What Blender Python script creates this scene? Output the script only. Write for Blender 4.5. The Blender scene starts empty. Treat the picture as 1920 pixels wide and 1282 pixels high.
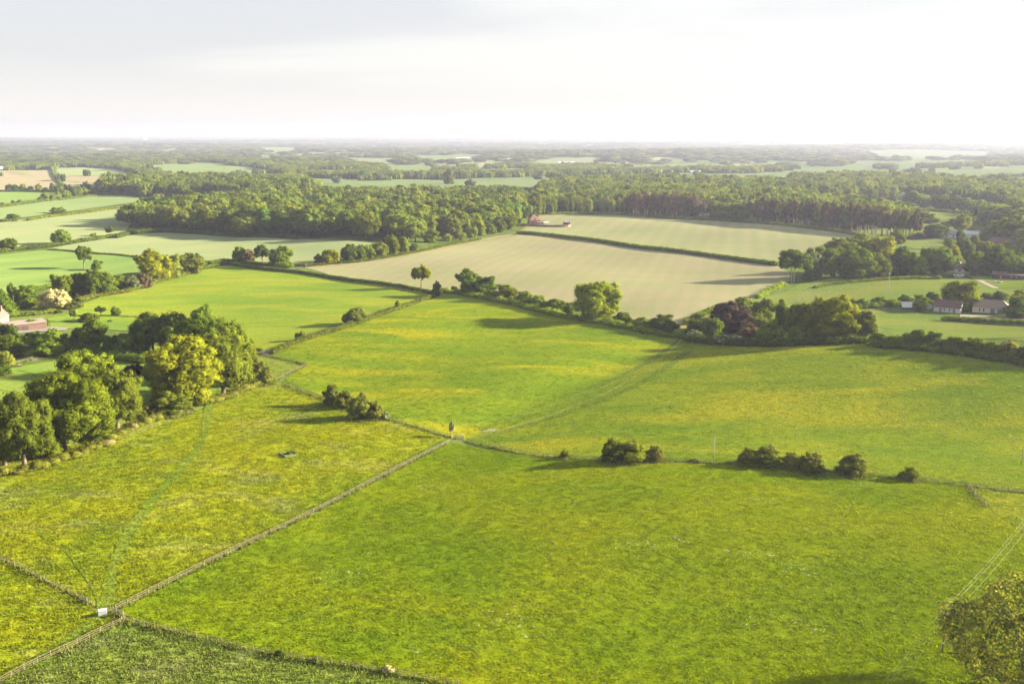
import bpy, bmesh, math, random
import numpy as np
from mathutils import Vector, Matrix
R = math.radians
rng = np.random.default_rng(7)
random.seed(7)
scene = bpy.context.scene
col = scene.collection

# ------------------------------------------------------------------ camera
CAM_H = 90.0
FPX = 1866.7                       # focal length in pixels of the 1920 wide photograph
PITCH = math.atan(384.0 / FPX)
cam_data = bpy.data.cameras.new('camera')
cam_data.sensor_width = 36.0
cam_data.lens = FPX / 1920.0 * 36.0
cam_data.clip_start = 1.0
cam_data.clip_end = 120000.0
cam = bpy.data.objects.new('camera', cam_data)
cam.location = (0, 0, CAM_H)
cam.rotation_euler = (math.pi / 2 - PITCH, 0, 0)
col.objects.link(cam)
scene.camera = cam

# ------------------------------------------------------------------ light
SUN_EL = R(17.0)
SUN_AZ = R(79.0)                   # clockwise from the view direction, so the sun stands to the right
S = Vector((math.sin(SUN_AZ) * math.cos(SUN_EL), math.cos(SUN_AZ) * math.cos(SUN_EL), math.sin(SUN_EL)))
sun_data = bpy.data.lights.new('sun', 'SUN')
sun_data.energy = 4.1
sun_data.angle = R(2.5)
sun_data.color = (1.0, 0.86, 0.62)
sun = bpy.data.objects.new('sun', sun_data)
sun.rotation_euler = (-S).to_track_quat('-Z', 'Y').to_euler()
sun.location = (200, 100, 300)
col.objects.link(sun)

world = bpy.data.worlds.new('World')
scene.world = world
world.use_nodes = True
wt = world.node_tree
wt.nodes.clear()
def N(t, typ, **kw):
    n = t.nodes.new(typ)
    for k, v in kw.items():
        setattr(n, k, v)
    return n
def build_world():
    t = wt; L = t.links.new
    out = N(t, 'ShaderNodeOutputWorld'); bg = N(t, 'ShaderNodeBackground')
    bg.inputs['Strength'].default_value = 0.10
    sky = N(t, 'ShaderNodeTexSky', sky_type='NISHITA')
    sky.sun_disc = False; sky.sun_elevation = SUN_EL; sky.sun_rotation = SUN_AZ
    sky.altitude = 150; sky.dust_density = 2.0; sky.air_density = 1.0; sky.ozone_density = 1.0
    tc = N(t, 'ShaderNodeTexCoord')
    sep = N(t, 'ShaderNodeSeparateXYZ'); L(tc.outputs['Generated'], sep.inputs[0])
    za = N(t, 'ShaderNodeMath', operation='MAXIMUM'); L(sep.outputs['Z'], za.inputs[0]); za.inputs[1].default_value = 0.0
    zb = N(t, 'ShaderNodeMath', operation='ADD'); L(za.outputs[0], zb.inputs[0]); zb.inputs[1].default_value = 0.09
    dx = N(t, 'ShaderNodeMath', operation='DIVIDE'); L(sep.outputs['X'], dx.inputs[0]); L(zb.outputs[0], dx.inputs[1])
    dy = N(t, 'ShaderNodeMath', operation='DIVIDE'); L(sep.outputs['Y'], dy.inputs[0]); L(zb.outputs[0], dy.inputs[1])
    cb = N(t, 'ShaderNodeCombineXYZ'); L(dx.outputs[0], cb.inputs[0]); L(dy.outputs[0], cb.inputs[1])
    mp = N(t, 'ShaderNodeMapping'); mp.inputs['Location'].default_value = (3.1, 0.4, 0); mp.inputs['Rotation'].default_value = (0, 0, R(-14))
    mp.inputs['Scale'].default_value = (0.55, 1.0, 1); L(cb.outputs[0], mp.inputs[0])
    ns = N(t, 'ShaderNodeTexNoise'); ns.inputs['Scale'].default_value = 0.55; ns.inputs['Detail'].default_value = 7; ns.inputs['Roughness'].default_value = 0.5
    ns.inputs['Distortion'].default_value = 0.35; L(mp.outputs[0], ns.inputs[0])
    # denser cloud on the left, thinning out towards the sun on the right
    lr = N(t, 'ShaderNodeMath', operation='MULTIPLY_ADD'); L(sep.outputs['X'], lr.inputs[0]); lr.inputs[1].default_value = -0.34; lr.inputs[2].default_value = 0.0
    ad = N(t, 'ShaderNodeMath', operation='ADD'); L(ns.outputs['Fac'], ad.inputs[0]); L(lr.outputs[0], ad.inputs[1])
    # and none right above the horizon
    hz = N(t, 'ShaderNodeMapRange'); L(sep.outputs['Z'], hz.inputs[0]); hz.inputs[1].default_value = 0.025; hz.inputs[2].default_value = 0.075
    rp = N(t, 'ShaderNodeMapRange', interpolation_type='SMOOTHSTEP'); L(ad.outputs[0], rp.inputs[0]); rp.inputs[1].default_value = 0.34; rp.inputs[2].default_value = 0.60
    cm = N(t, 'ShaderNodeMath', operation='MULTIPLY'); L(rp.outputs[0], cm.inputs[0]); L(hz.outputs[0], cm.inputs[1])
    cl = N(t, 'ShaderNodeMix', data_type='RGBA')
    cl.inputs[6].default_value = (CW[0], CW[1], CW[2], 1); cl.inputs[7].default_value = (CG[0], CG[1], CG[2], 1)
    L(cm.outputs[0], cl.inputs[0])
    mx = N(t, 'ShaderNodeMix', data_type='RGBA'); mx.inputs[0].default_value = 0.94
    L(sky.outputs[0], mx.inputs[6]); L(cl.outputs[2], mx.inputs[7])
    L(mx.outputs[2], bg.inputs['Color']); L(bg.outputs[0], out.inputs[0])
CW = (1.11, 1.085, 1.06)
CG = (0.90, 0.89, 0.925)
build_world()

scene.render.engine = 'CYCLES'
scene.view_settings.view_transform = 'Standard'
scene.view_settings.look = 'None'
scene.view_settings.gamma = 1.0
scene.view_settings.exposure = 2.98
scene.cycles.use_denoising = True
scene.cycles.max_bounces = 5
scene.cycles.diffuse_bounces = 3
scene.cycles.transmission_bounces = 3
scene.cycles.volume_bounces = 0
scene.cycles.sample_clamp_indirect = 4.0
scene.cycles.use_adaptive_sampling = True
scene.cycles.adaptive_threshold = 0.02

# ------------------------------------------------------------------ terrain
def axis(lo, hi, step, far_lo, far_hi, g=1.075):
    a = list(np.arange(lo, hi + 0.01, step))
    s = step; v = hi
    while v < far_hi:
        s *= g; v += s; a.append(v)
    s = step; v = lo; b = []
    while v > far_lo:
        s *= g; v -= s; b.append(v)
    return np.array(b[::-1] + a)
GX = axis(-420, 480, 5, -32000, 32000)
GY = axis(120, 1000, 5, -4000, 42000, 1.06)
def hump(x, y, cx, cy, rx, ry, h, a=0.0):
    c, s = math.cos(a), math.sin(a)
    u = (x - cx) * c + (y - cy) * s; v = -(x - cx) * s + (y - cy) * c
    return h * np.exp(-(u / rx) ** 2 - (v / ry) ** 2)
def terrain(x, y):
    d = np.hypot(x, y)
    z = 1.1 * np.sin(x / 61 + 1.1) * np.sin(y / 83 + 0.4) + 0.7 * np.sin(x / 33 + y / 47)
    z += 0.35 * np.sin(x / 17 - y / 29 + 2)
    z += hump(x, y, 130, 330, 75, 60, 3.2, 0.4) + hump(x, y, -60, 300, 60, 40, 1.6, -0.3) + hump(x, y, 30, 240, 70, 50, 1.5)
    z -= hump(x, y, 30, 370, 160, 16, 2.2, 1.05)
    z += hump(x, y, 240, 385, 140, 42, 8.5) - hump(x, y, 250, 292, 140, 28, 8.0)
    far = np.clip((d - 1800) / 3500, 0, 1); far = far * far * (3 - 2 * far)
    z += far * (9 * np.sin(x / 900 + 1.3) * np.sin(y / 700) + 7 * np.sin(x / 430 - y / 610 + 2.0))
    f2 = np.clip((d - 7000) / 15000, 0, 1)
    z += f2 * (76 + 18 * np.sin(x / 2900 + 0.7) * np.sin(y / 2300 + 0.2) + 9 * np.sin(x / 1200 + y / 1700))
    return z
ZZ = terrain(GX[:, None], GY[None, :])
def G(x, y):
    x = np.asarray(x, float); y = np.asarray(y, float)
    i = np.clip(np.searchsorted(GX, x) - 1, 0, len(GX) - 2); j = np.clip(np.searchsorted(GY, y) - 1, 0, len(GY) - 2)
    u = (x - GX[i]) / (GX[i + 1] - GX[i]); v = (y - GY[j]) / (GY[j + 1] - GY[j])
    return ZZ[i, j] * (1 - u) * (1 - v) + ZZ[i + 1, j] * u * (1 - v) + ZZ[i, j + 1] * (1 - u) * v + ZZ[i + 1, j + 1] * u * v
CP, SP = math.cos(PITCH), math.sin(PITCH)
def ray(px, py):
    px = np.asarray(px, float); py = np.asarray(py, float)
    a = (px - 960) / FPX; b = -(py - 641) / FPX
    return a, CP + b * SP, -SP + b * CP
def at(px, py, h=0.0):
    """the point of the land (h metres above it) that a surveyor on the balloon sees in that direction"""
    dx, dy, dz = ray(px, py)
    dz = np.minimum(dz, -0.0035)
    t = -(CAM_H - h) / dz
    for _ in range(30):
        t = t * 0.5 + 0.5 * (-(CAM_H - h - G(dx * t, dy * t)) / dz)
    return dx * t, dy * t
def depth_of(x, y, z):
    return y * CP + (CAM_H - z) * SP
def lift(x, y, z, ytop):
    """height that reaches the picture row ytop above the point (x, y, z)"""
    Zc = depth_of(x, y, z); Yc = -(CAM_H - z) * CP + y * SP
    t = -(ytop - 641) / FPX
    return (t * Zc - Yc) / (CP + t * SP)
def poly_at(pts):
    a = np.array(pts, float); x, y = at(a[:, 0], a[:, 1]); return np.stack([x, y], 1)
def inside(P, poly):
    x, y = P[:, 0], P[:, 1]; r = np.zeros(len(P), bool); n = len(poly)
    for i in range(n):
        x1, y1 = poly[i]; x2, y2 = poly[(i + 1) % n]
        c = (y1 > y) != (y2 > y)
        with np.errstate(divide='ignore', invalid='ignore'):
            r ^= c & (x < (x2 - x1) * (y - y1) / (y2 - y1 + 1e-12) + x1)
    return r

# ------------------------------------------------------------------ mesh helpers
def mesh_np(name, V, F, smooth=False, mats=(), midx=None):
    me = bpy.data.meshes.new(name)
    V = np.asarray(V, np.float32); F = np.asarray(F, np.int32); k = F.shape[1]
    me.vertices.add(len(V)); me.vertices.foreach_set('co', V.ravel())
    me.loops.add(F.size); me.loops.foreach_set('vertex_index', F.ravel())
    me.polygons.add(len(F)); me.polygons.foreach_set('loop_start', np.arange(0, F.size, k, dtype=np.int32))
    try: me.polygons.foreach_set('loop_total', np.full(len(F), k, np.int32))
    except Exception: pass
    for m in mats: me.materials.append(m)
    if midx is not None: me.polygons.foreach_set('material_index', np.asarray(midx, np.int32))
    me.update(calc_edges=True); me.validate()
    me.polygons.foreach_set('use_smooth', np.full(len(me.polygons), smooth))
    return me
def add_obj(name, data, parent=None, loc=None):
    o = bpy.data.objects.new(name, data); col.objects.link(o)
    if parent is not None: o.parent = parent
    if loc is not None: o.location = loc
    return o
def tag(o, label=None, cat=None, group=None, kind=None):
    if label: o['label'] = label
    if cat: o['category'] = cat
    if group: o['group'] = group
    if kind: o['kind'] = kind
    return o
def empty(name, loc, rz=0.0):
    o = bpy.data.objects.new(name, None); o.empty_display_size = 0.5; col.objects.link(o)
    o.location = loc; o.rotation_euler = (0, 0, rz); return o
class MB:
    """collects boxes, tubes and prisms of one part"""
    def __init__(s): s.v = []; s.f = []
    def quadverts(s, vs, fs):
        b = len(s.v); s.v += [tuple(v) for v in vs]; s.f += [tuple(b + i for i in f) for f in fs]; return s
    def box(s, x0, x1, y0, y1, z0, z1):
        return s.quadverts([(x0,y0,z0),(x1,y0,z0),(x1,y1,z0),(x0,y1,z0),(x0,y0,z1),(x1,y0,z1),(x1,y1,z1),(x0,y1,z1)],
                           [(0,3,2,1),(4,5,6,7),(0,1,5,4),(1,2,6,5),(2,3,7,6),(3,0,4,7)])
    def tube(s, pts, rad, n=6, cap=True):
        pts = [Vector(p) for p in pts]; rad = rad if hasattr(rad, '__len__') else [rad] * len(pts)
        b = len(s.v)
        for i, p in enumerate(pts):
            d = (pts[min(i + 1, len(pts) - 1)] - pts[max(i - 1, 0)])
            d = d.normalized() if d.length > 1e-9 else Vector((0, 0, 1))
            a = d.cross(Vector((0, 0, 1)) if abs(d.z) < 0.95 else Vector((0, 1, 0))).normalized(); c = d.cross(a)
            for k in range(n):
                t = 2 * math.pi * k / n; s.v.append(tuple(p + (a * math.cos(t) + c * math.sin(t)) * rad[i]))
        for i in range(len(pts) - 1):
            for k in range(n):
                k2 = (k + 1) % n; s.f.append((b + i*n + k, b + i*n + k2, b + (i+1)*n + k2, b + (i+1)*n + k))
        if cap:
            s.f.append(tuple(b + k for k in range(n))[::-1]); s.f.append(tuple(b + (len(pts)-1)*n + k for k in range(n)))
        return s
    def mesh(s, name, mat, smooth=False):
        me = bpy.data.meshes.new(name); me.from_pydata(s.v, [], s.f)
        if mat: me.materials.append(mat)
        me.update()
        bm = bmesh.new(); bm.from_mesh(me); bmesh.ops.recalc_face_normals(bm, faces=bm.faces); bm.to_mesh(me); bm.free()
        if smooth: me.polygons.foreach_set('use_smooth', np.full(len(me.polygons), True))
        return me
    def build(s, name, mat, parent=None, loc=None, smooth=False):
        return add_obj(name, s.mesh(name, mat, smooth), parent, loc)

# ------------------------------------------------------------------ materials
def new_mat(name):
    m = bpy.data.materials.new(name); m.use_nodes = True; t = m.node_tree; t.nodes.clear()
    return m, t, N(t, 'ShaderNodeOutputMaterial')
def mixc(t, fac, a, b, mode='MIX'):
    m = N(t, 'ShaderNodeMix', data_type='RGBA', blend_type=mode)
    for i, v in ((0, fac), (6, a), (7, b)):
        if isinstance(v, (int, float)): m.inputs[i].default_value = v
        elif isinstance(v, tuple): m.inputs[i].default_value = (*v[:3], 1)
        else: t.links.new(v, m.inputs[i])
    return m.outputs[2]
def noise(t, vec, scale, detail=3.0, rough=0.55, dist=0.0):
    n = N(t, 'ShaderNodeTexNoise'); n.inputs['Scale'].default_value = scale; n.inputs['Detail'].default_value = detail
    n.inputs['Roughness'].default_value = rough; n.inputs['Distortion'].default_value = dist; t.links.new(vec, n.inputs['Vector']); return n.outputs['Fac']
def ramp(t, v, lo, hi, a=0.0, b=1.0):
    n = N(t, 'ShaderNodeMapRange', interpolation_type='SMOOTHSTEP'); t.links.new(v, n.inputs[0])
    for i, x in enumerate((lo, hi, a, b)): n.inputs[i + 1].default_value = x
    return n.outputs[0]
def math_(t, op, a, b=0.0):
    n = N(t, 'ShaderNodeMath', operation=op)
    for i, v in enumerate((a, b)):
        if isinstance(v, (int, float)): n.inputs[i].default_value = v
        else: t.links.new(v, n.inputs[i])
    return n.outputs[0]
def mapped(t, vec, rot=0.0, sc=(1, 1, 1), loc=(0, 0, 0)):
    n = N(t, 'ShaderNodeMapping'); n.inputs['Rotation'].default_value = (0, 0, rot); n.inputs['Scale'].default_value = sc; n.inputs['Location'].default_value = loc
    t.links.new(vec, n.inputs[0]); return n.outputs[0]

def grass_mat(name, c1, c2, fl_light=None, fl_light_lo=0.5, fl_light_hi=0.75, fscale=0.02, mottle=0.45, bump=0.5, stripes=None, white=None, rot=0.3, stretch=1.6, detail_scale=1.0, tint=None, patch=0.018, transl=0.0):
    m, t, out = new_mat(name); L = t.links.new
    geo = N(t, 'ShaderNodeNewGeometry'); pos = geo.outputs['Position']
    flat = mapped(t, pos, sc=(1, 1, 0.3)); seed = (abs(hash(name)) % 7) if False else float(sum(map(ord, name)) % 53)
    pv = mapped(t, flat, rot, (1, stretch, 1), (seed, seed * 2.3, 0))
    c = mixc(t, ramp(t, noise(t, pv, patch, 4, 0.6, 0.6), 0.38, 0.62), c1, c2)
    if tint: c = mixc(t, ramp(t, noise(t, pv, patch * 3.1, 3, 0.6), 0.5, 0.68, 0, 0.65), c, tint)
    if stripes:
        ang, per, amt = stripes[:3]
        w = N(t, 'ShaderNodeTexWave', wave_type='BANDS', bands_direction='X', wave_profile='SIN')
        w.inputs['Scale'].default_value = 0.314 / per; w.inputs['Distortion'].default_value = 1.2; w.inputs['Detail'].default_value = 2; w.inputs['Detail Scale'].default_value = 0.6
        L(mapped(t, flat, ang, (1, 0.12, 1)), w.inputs[0])
        c = mixc(t, math_(t, 'MULTIPLY', w.outputs['Fac'], amt), c, stripes[3])
    mid = noise(t, pv, 0.33 * detail_scale, 5, 0.68, 0.5)
    fine = noise(t, flat, 1.5 * detail_scale, 3, 0.7)
    if fl_light:  # flower yellow; at wide scales it also paints in soft golden light bands
        big = ramp(t, noise(t, mapped(t, flat, rot, (1, stretch, 1), (seed + 9, 4, 0)), fscale, 4, 0.6, 0.8), fl_light_lo, fl_light_hi)
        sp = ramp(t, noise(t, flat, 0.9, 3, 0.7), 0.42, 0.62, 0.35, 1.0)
        c = mixc(t, math_(t, 'MULTIPLY', big, sp), c, fl_light)
    v = ramp(t, mid, 0.3, 0.7, 1 - mottle, 1 + mottle * 0.6)
    v2 = ramp(t, fine, 0.34, 0.66, 1 - mottle * 1.15, 1 + mottle * 0.95)
    vv = math_(t, 'MULTIPLY', v, v2)
    cc = N(t, 'ShaderNodeVectorMath', operation='SCALE'); L(c, cc.inputs[0]); L(vv, cc.inputs['Scale']); c = cc.outputs[0]
    if white:                                     # drifts of daisies
        wp = ramp(t, noise(t, pv, white[0], 3, 0.6), white[1], white[1] + 0.06)
        ws = ramp(t, noise(t, flat, 1.3, 2, 0.8), 0.62, 0.68)
        c = mixc(t, math_(t, 'MULTIPLY', wp, ws), c, (0.42, 0.42, 0.33))
    d = N(t, 'ShaderNodeBsdfDiffuse'); L(c, d.inputs['Color']); d.inputs['Roughness'].default_value = 0.6
    if bump:
        b = N(t, 'ShaderNodeBump'); b.inputs['Strength'].default_value = 1.0; b.inputs['Distance'].default_value = bump
        h = math_(t, 'ADD', math_(t, 'MULTIPLY', fine, 0.55), math_(t, 'MULTIPLY', mid, 0.75))
        L(h, b.inputs['Height']); L(b.outputs[0], d.inputs['Normal'])
    sh = d.outputs[0]
    if transl:
        tr = N(t, 'ShaderNodeBsdfTranslucent'); L(c, tr.inputs['Color']); ms = N(t, 'ShaderNodeMixShader'); ms.inputs[0].default_value = transl
        L(sh, ms.inputs[1]); L(tr.outputs[0], ms.inputs[2]); sh = ms.outputs[0]
    L(sh, out.inputs[0]); return m

def leaf_mat(name, c, spread=0.35, transl=0.44, alt=None, blossom=None):
    m, t, out = new_mat(name); L = t.links.new
    oi = N(t, 'ShaderNodeObjectInfo'); geo = N(t, 'ShaderNodeNewGeometry')
    ri = geo.outputs['Random Per Island']
    alt = alt or (c[0] * 1.3, c[1] * 1.2, c[2] * 0.9)
    k = mixc(t, oi.outputs['Random'], c, alt)
    h = math_(t, 'FRACT', math_(t, 'MULTIPLY', oi.outputs['Random'], 17.31))
    v = ramp(t, h, 0, 1, 1 - spread, 1 + spread)
    v = math_(t, 'MULTIPLY', v, ramp(t, ri, 0, 1, 0.80, 1.20))
    nz = noise(t, geo.outputs['Position'], 0.22, 2, 0.5)
    v = math_(t, 'MULTIPLY', v, ramp(t, nz, 0.3, 0.7, 0.82, 1.18))
    cc = N(t, 'ShaderNodeVectorMath', operation='SCALE'); L(k, cc.inputs[0]); L(v, cc.inputs['Scale']); k = cc.outputs[0]
    if blossom:
        k = mixc(t, ramp(t, ri, blossom[1], blossom[1] + 0.02), k, blossom[0])
    d = N(t, 'ShaderNodeBsdfDiffuse'); L(k, d.inputs['Color'])
    tr = N(t, 'ShaderNodeBsdfTranslucent'); L(mixc(t, 1.0, k, (1.35, 1.25, 0.55), 'MULTIPLY'), tr.inputs['Color'])
    ms = N(t, 'ShaderNodeMixShader'); ms.inputs[0].default_value = transl; L(d.outputs[0], ms.inputs[1]); L(tr.outputs[0], ms.inputs[2])
    L(ms.outputs[0], out.inputs[0]); return m
def plain(name, c, rough=0.8, var=0.15, scale=2.0, metal=0.0, bump=0.0, sc=(1, 1, 1)):
    m, t, out = new_mat(name); L = t.links.new
    geo = N(t, 'ShaderNodeNewGeometry'); p = mapped(t, geo.outputs['Position'], 0, sc)
    n = noise(t, p, scale, 4, 0.6); v = ramp(t, n, 0.3, 0.7, 1 - var, 1 + var)
    k = N(t, 'ShaderNodeVectorMath', operation='SCALE'); k.inputs[0].default_value = c; L(v, k.inputs['Scale'])
    b = N(t, 'ShaderNodeBsdfPrincipled'); L(k.outputs[0], b.inputs['Base Color']); b.inputs['Roughness'].default_value = rough; b.inputs['Metallic'].default_value = metal
    if bump:
        bp = N(t, 'ShaderNodeBump'); bp.inputs['Distance'].default_value = bump; L(n, bp.inputs['Height']); L(bp.outputs[0], b.inputs['Normal'])
    L(b.outputs[0], out.inputs[0]); return m

LEAF = {
 'mid':    leaf_mat('leaf_mid_green', (0.098, 0.148, 0.015), 0.3, 0.42),
 'dark':   leaf_mat('leaf_dark_green', (0.072, 0.116, 0.015), 0.25),
 'bright': leaf_mat('leaf_bright_green', (0.112, 0.152, 0.011), 0.2),
 'yellow': leaf_mat('leaf_yellow_green', (0.152, 0.180, 0.011), 0.15),
 'olive':  leaf_mat('leaf_olive', (0.100, 0.130, 0.013), 0.2),
 'pale':   leaf_mat('leaf_pale_green', (0.130, 0.165, 0.030), 0.2),
 'grey':   leaf_mat('leaf_grey_green', (0.117, 0.152, 0.076), 0.2),
 'copper': leaf_mat('leaf_copper', (0.042, 0.030, 0.026), 0.2, 0.2, (0.052, 0.032, 0.026)),
 'rust':   leaf_mat('leaf_rust_brown', (0.091, 0.078, 0.037), 0.3, 0.2, (0.120, 0.089, 0.045)),
 'cream':  leaf_mat('leaf_cream_blossom', (0.120, 0.140, 0.030), 0.1, 0.3, None, ((0.52, 0.47, 0.26), 0.42)),
 'white':  leaf_mat('leaf_white_blossom', (0.070, 0.105, 0.030), 0.1, 0.3, None, ((0.50, 0.50, 0.36), 0.72)),
 'haw':    leaf_mat('leaf_hawthorn', (0.118, 0.155, 0.017), 0.2, 0.40, (0.140, 0.150, 0.019), ((0.20, 0.18, 0.08), 0.90)),
 'gold':   leaf_mat('leaf_golden', (0.115, 0.150, 0.028), 0.1, 0.42, (0.12, 0.15, 0.03), ((0.26, 0.25, 0.045), 0.74)),
 'wood':   leaf_mat('leaf_woodland', (0.062, 0.112, 0.016), 0.32, 0.40, (0.145, 0.172, 0.022)),
}
BARK = plain('bark', (0.11, 0.085, 0.06), 0.9, 0.3, 3.0)
BARK_PALE = plain('bark_pale', (0.34, 0.30, 0.23), 0.9, 0.25, 3.0)
# ------------------------------------------------------------------ ground and fields
def grid_faces(nx, ny):
    i, j = np.meshgrid(np.arange(nx - 1), np.arange(ny - 1), indexing='ij'); a = (i * ny + j).ravel()
    return np.stack([a, a + ny, a + ny + 1, a + 1], 1)
def ground_mat():
    m, t, out = new_mat('open_country'); L = t.links.new
    geo = N(t, 'ShaderNodeNewGeometry'); p = mapped(t, geo.outputs['Position'], 0.5, (1, 1, 0))
    vo = N(t, 'ShaderNodeTexVoronoi'); vo.inputs['Scale'].default_value = 0.0034; L(mapped(t, p, 0.2, (1, 0.7, 1)), vo.inputs['Vector'])
    cr = N(t, 'ShaderNodeValToRGB'); sp = N(t, 'ShaderNodeSeparateColor'); L(vo.outputs['Color'], sp.inputs[0]); L(sp.outputs[0], cr.inputs[0])
    cr.color_ramp.interpolation = 'CONSTANT'; e = cr.color_ramp.elements
    cs = [(0, (0.08, 0.125, 0.035)), (0.2, (0.12, 0.165, 0.055)), (0.4, (0.15, 0.175, 0.075)), (0.58, (0.09, 0.14, 0.04)), (0.75, (0.19, 0.19, 0.10)), (0.9, (0.11, 0.155, 0.045))]
    e[0].color = (*cs[0][1], 1); e[1].position = 0.2; e[1].color = (*cs[1][1], 1)
    for pz, c in cs[2:]:
        q = e.new(pz); q.color = (*c, 1)
    n = noise(t, p, 0.01, 6, 0.65); n2 = noise(t, p, 0.25, 5, 0.65)
    near = mixc(t, ramp(t, n, 0.35, 0.65), (0.060, 0.100, 0.022), (0.105, 0.135, 0.032))
    sy = N(t, 'ShaderNodeSeparateXYZ'); L(geo.outputs['Position'], sy.inputs[0])
    c = mixc(t, ramp(t, sy.outputs['Y'], 1900, 2300), near, cr.outputs[0])
    v = math_(t, 'MULTIPLY', ramp(t, n, 0.3, 0.7, 0.85, 1.15), ramp(t, n2, 0.3, 0.7, 0.75, 1.2))
    k = N(t, 'ShaderNodeVectorMath', operation='SCALE'); L(c, k.inputs[0]); L(v, k.inputs['Scale'])
    d = N(t, 'ShaderNodeBsdfDiffuse'); L(k.outputs[0], d.inputs[0])
    b = N(t, 'ShaderNodeBump'); b.inputs['Distance'].default_value = 0.5; L(n2, b.inputs['Height']); L(b.outputs[0], d.inputs['Normal'])
    L(d.outputs[0], out.inputs[0]); return m
XX, YY = np.meshgrid(GX, GY, indexing='ij')
ground = add_obj('ground', mesh_np('ground', np.stack([XX.ravel(), YY.ravel(), ZZ.ravel()], 1), grid_faces(len(GX), len(GY)), True, [ground_mat()]))
tag(ground, kind='structure')

BUTTER = (0.330, 0.300, 0.012)
FM = {}
FM['yellow'] = grass_mat('yellow_meadow', (0.128, 0.178, 0.007), (0.165, 0.204, 0.006), (0.262, 0.252, 0.006), 0.30, 0.80, 0.03, 0.26, 0.30, tint=(0.165, 0.190, 0.060), rot=0.4, patch=0.014, detail_scale=1.5)
FM['meadow'] = grass_mat('green_meadow', (0.112, 0.172, 0.004), (0.146, 0.196, 0.004), (0.230, 0.228, 0.005), 0.36, 0.85, 0.014, 0.20, 0.26, white=(0.035, 0.60), rot=-0.2, detail_scale=1.4)
FM['dark'] = grass_mat('long_dark_grass', (0.130, 0.182, 0.026), (0.160, 0.200, 0.034), None, mottle=0.30, bump=0.35, tint=(0.195, 0.212, 0.080), rot=0.1)
FM['mid'] = grass_mat('valley_meadow', (0.114, 0.178, 0.009), (0.148, 0.200, 0.009), (0.32, 0.285, 0.010), 0.44, 0.74, 0.016, 0.19, 0.26, rot=0.35, stretch=2.6, detail_scale=1.3)
FM['right'] = grass_mat('far_meadow', (0.114, 0.176, 0.012), (0.148, 0.198, 0.012), (0.29, 0.268, 0.014), 0.42, 0.74, 0.012, 0.18, 0.26, rot=0.3, stretch=2.5, detail_scale=1.2)  # flowers, and the slope's golden sunlit bands painted into the colour with them
FM['lush'] = grass_mat('lush_pasture', (0.108, 0.175, 0.018), (0.158, 0.205, 0.020), (0.21, 0.215, 0.022), 0.5, 0.7, 0.014, 0.20, 0.18, rot=0.0, stretch=3.0, detail_scale=1.2)  # the darker first green paints soft shadow bands into the pasture
FM['tan'] = grass_mat('sparse_crop', (0.245, 0.225, 0.139), (0.217, 0.225, 0.116), None, mottle=0.08, bump=0.05, stripes=(R(63), 5, 0.45, (0.197, 0.212, 0.105)), rot=-0.3, stretch=3.5, patch=0.007, tint=(0.260, 0.228, 0.147))
FM['tan2'] = grass_mat('young_crop', (0.210, 0.228, 0.113), (0.239, 0.231, 0.130), None, mottle=0.06, bump=0.04, stripes=(R(63), 7, 0.5, (0.181, 0.210, 0.097)), rot=-0.3, stretch=3.5, patch=0.006)
FM['pale'] = grass_mat('pale_cereal', (0.164, 0.210, 0.099), (0.189, 0.220, 0.105), None, mottle=0.07, bump=0.04, stripes=(R(70), 14, 0.25, (0.143, 0.189, 0.088)), rot=0.0, stretch=4, patch=0.006)
FM['crop'] = grass_mat('green_cereal', (0.120, 0.195, 0.050), (0.150, 0.210, 0.055), None, mottle=0.15, bump=0.08, stripes=(R(80), 11, 0.45, (0.085, 0.150, 0.038)), rot=0.1, stretch=4, patch=0.012)
FM['deep'] = grass_mat('deep_green_cereal', (0.126, 0.184, 0.072), (0.149, 0.198, 0.077), None, mottle=0.08, bump=0.05, rot=0.1, stretch=4, patch=0.006)
FM['pink'] = grass_mat('bare_pale_soil', (0.224, 0.190, 0.129), (0.202, 0.185, 0.112), None, mottle=0.07, bump=0.04, stripes=(R(20), 16, 0.3, (0.179, 0.174, 0.101)), patch=0.005)
FM['lawn'] = grass_mat('mown_lawn', (0.093, 0.157, 0.025), (0.128, 0.174, 0.031), None, mottle=0.12, bump=0.08, stripes=(R(35), 3.5, 0.25, (0.076, 0.128, 0.022)))
FM['paddock'] = grass_mat('paddock', (0.118, 0.180, 0.029), (0.162, 0.191, 0.037), (0.206, 0.184, 0.052), 0.5, 0.7, 0.02, 0.18, 0.18, white=None, rot=0.1, stretch=2.5)
FM['daisy'] = grass_mat('daisy_paddock', (0.122, 0.180, 0.036), (0.151, 0.184, 0.043), None, mottle=0.2, bump=0.15, white=(0.05, 0.44), rot=0.1, stretch=2.5)
FM['bare'] = plain('bare_earth', (0.135, 0.115, 0.08), 0.95, 0.2, 0.3)
FM['yard'] = plain('gravel_yard', (0.15, 0.14, 0.125), 0.95, 0.15, 0.5)
FM['rape'] = grass_mat('pale_stubble', (0.235, 0.213, 0.078), (0.202, 0.202, 0.078), None, mottle=0.05, bump=0.0)
FM['straw'] = grass_mat('dry_field_edge', (0.259, 0.223, 0.079), (0.187, 0.194, 0.058), None, mottle=0.25, bump=0.2)
FM['trod'] = grass_mat('trodden_grass', (0.092, 0.142, 0.014), (0.120, 0.162, 0.018), None, mottle=0.38, bump=0.28)
FM['trodpale'] = grass_mat('worn_pale_grass', (0.195, 0.220, 0.055), (0.170, 0.205, 0.040), None, mottle=0.25, bump=0.15)
FM['rough'] = grass_mat('rough_grass', (0.110, 0.155, 0.022), (0.145, 0.175, 0.030), (0.20, 0.20, 0.03), 0.5, 0.7, 0.04, 0.4, 0.4)
FIELDS = {}
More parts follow.
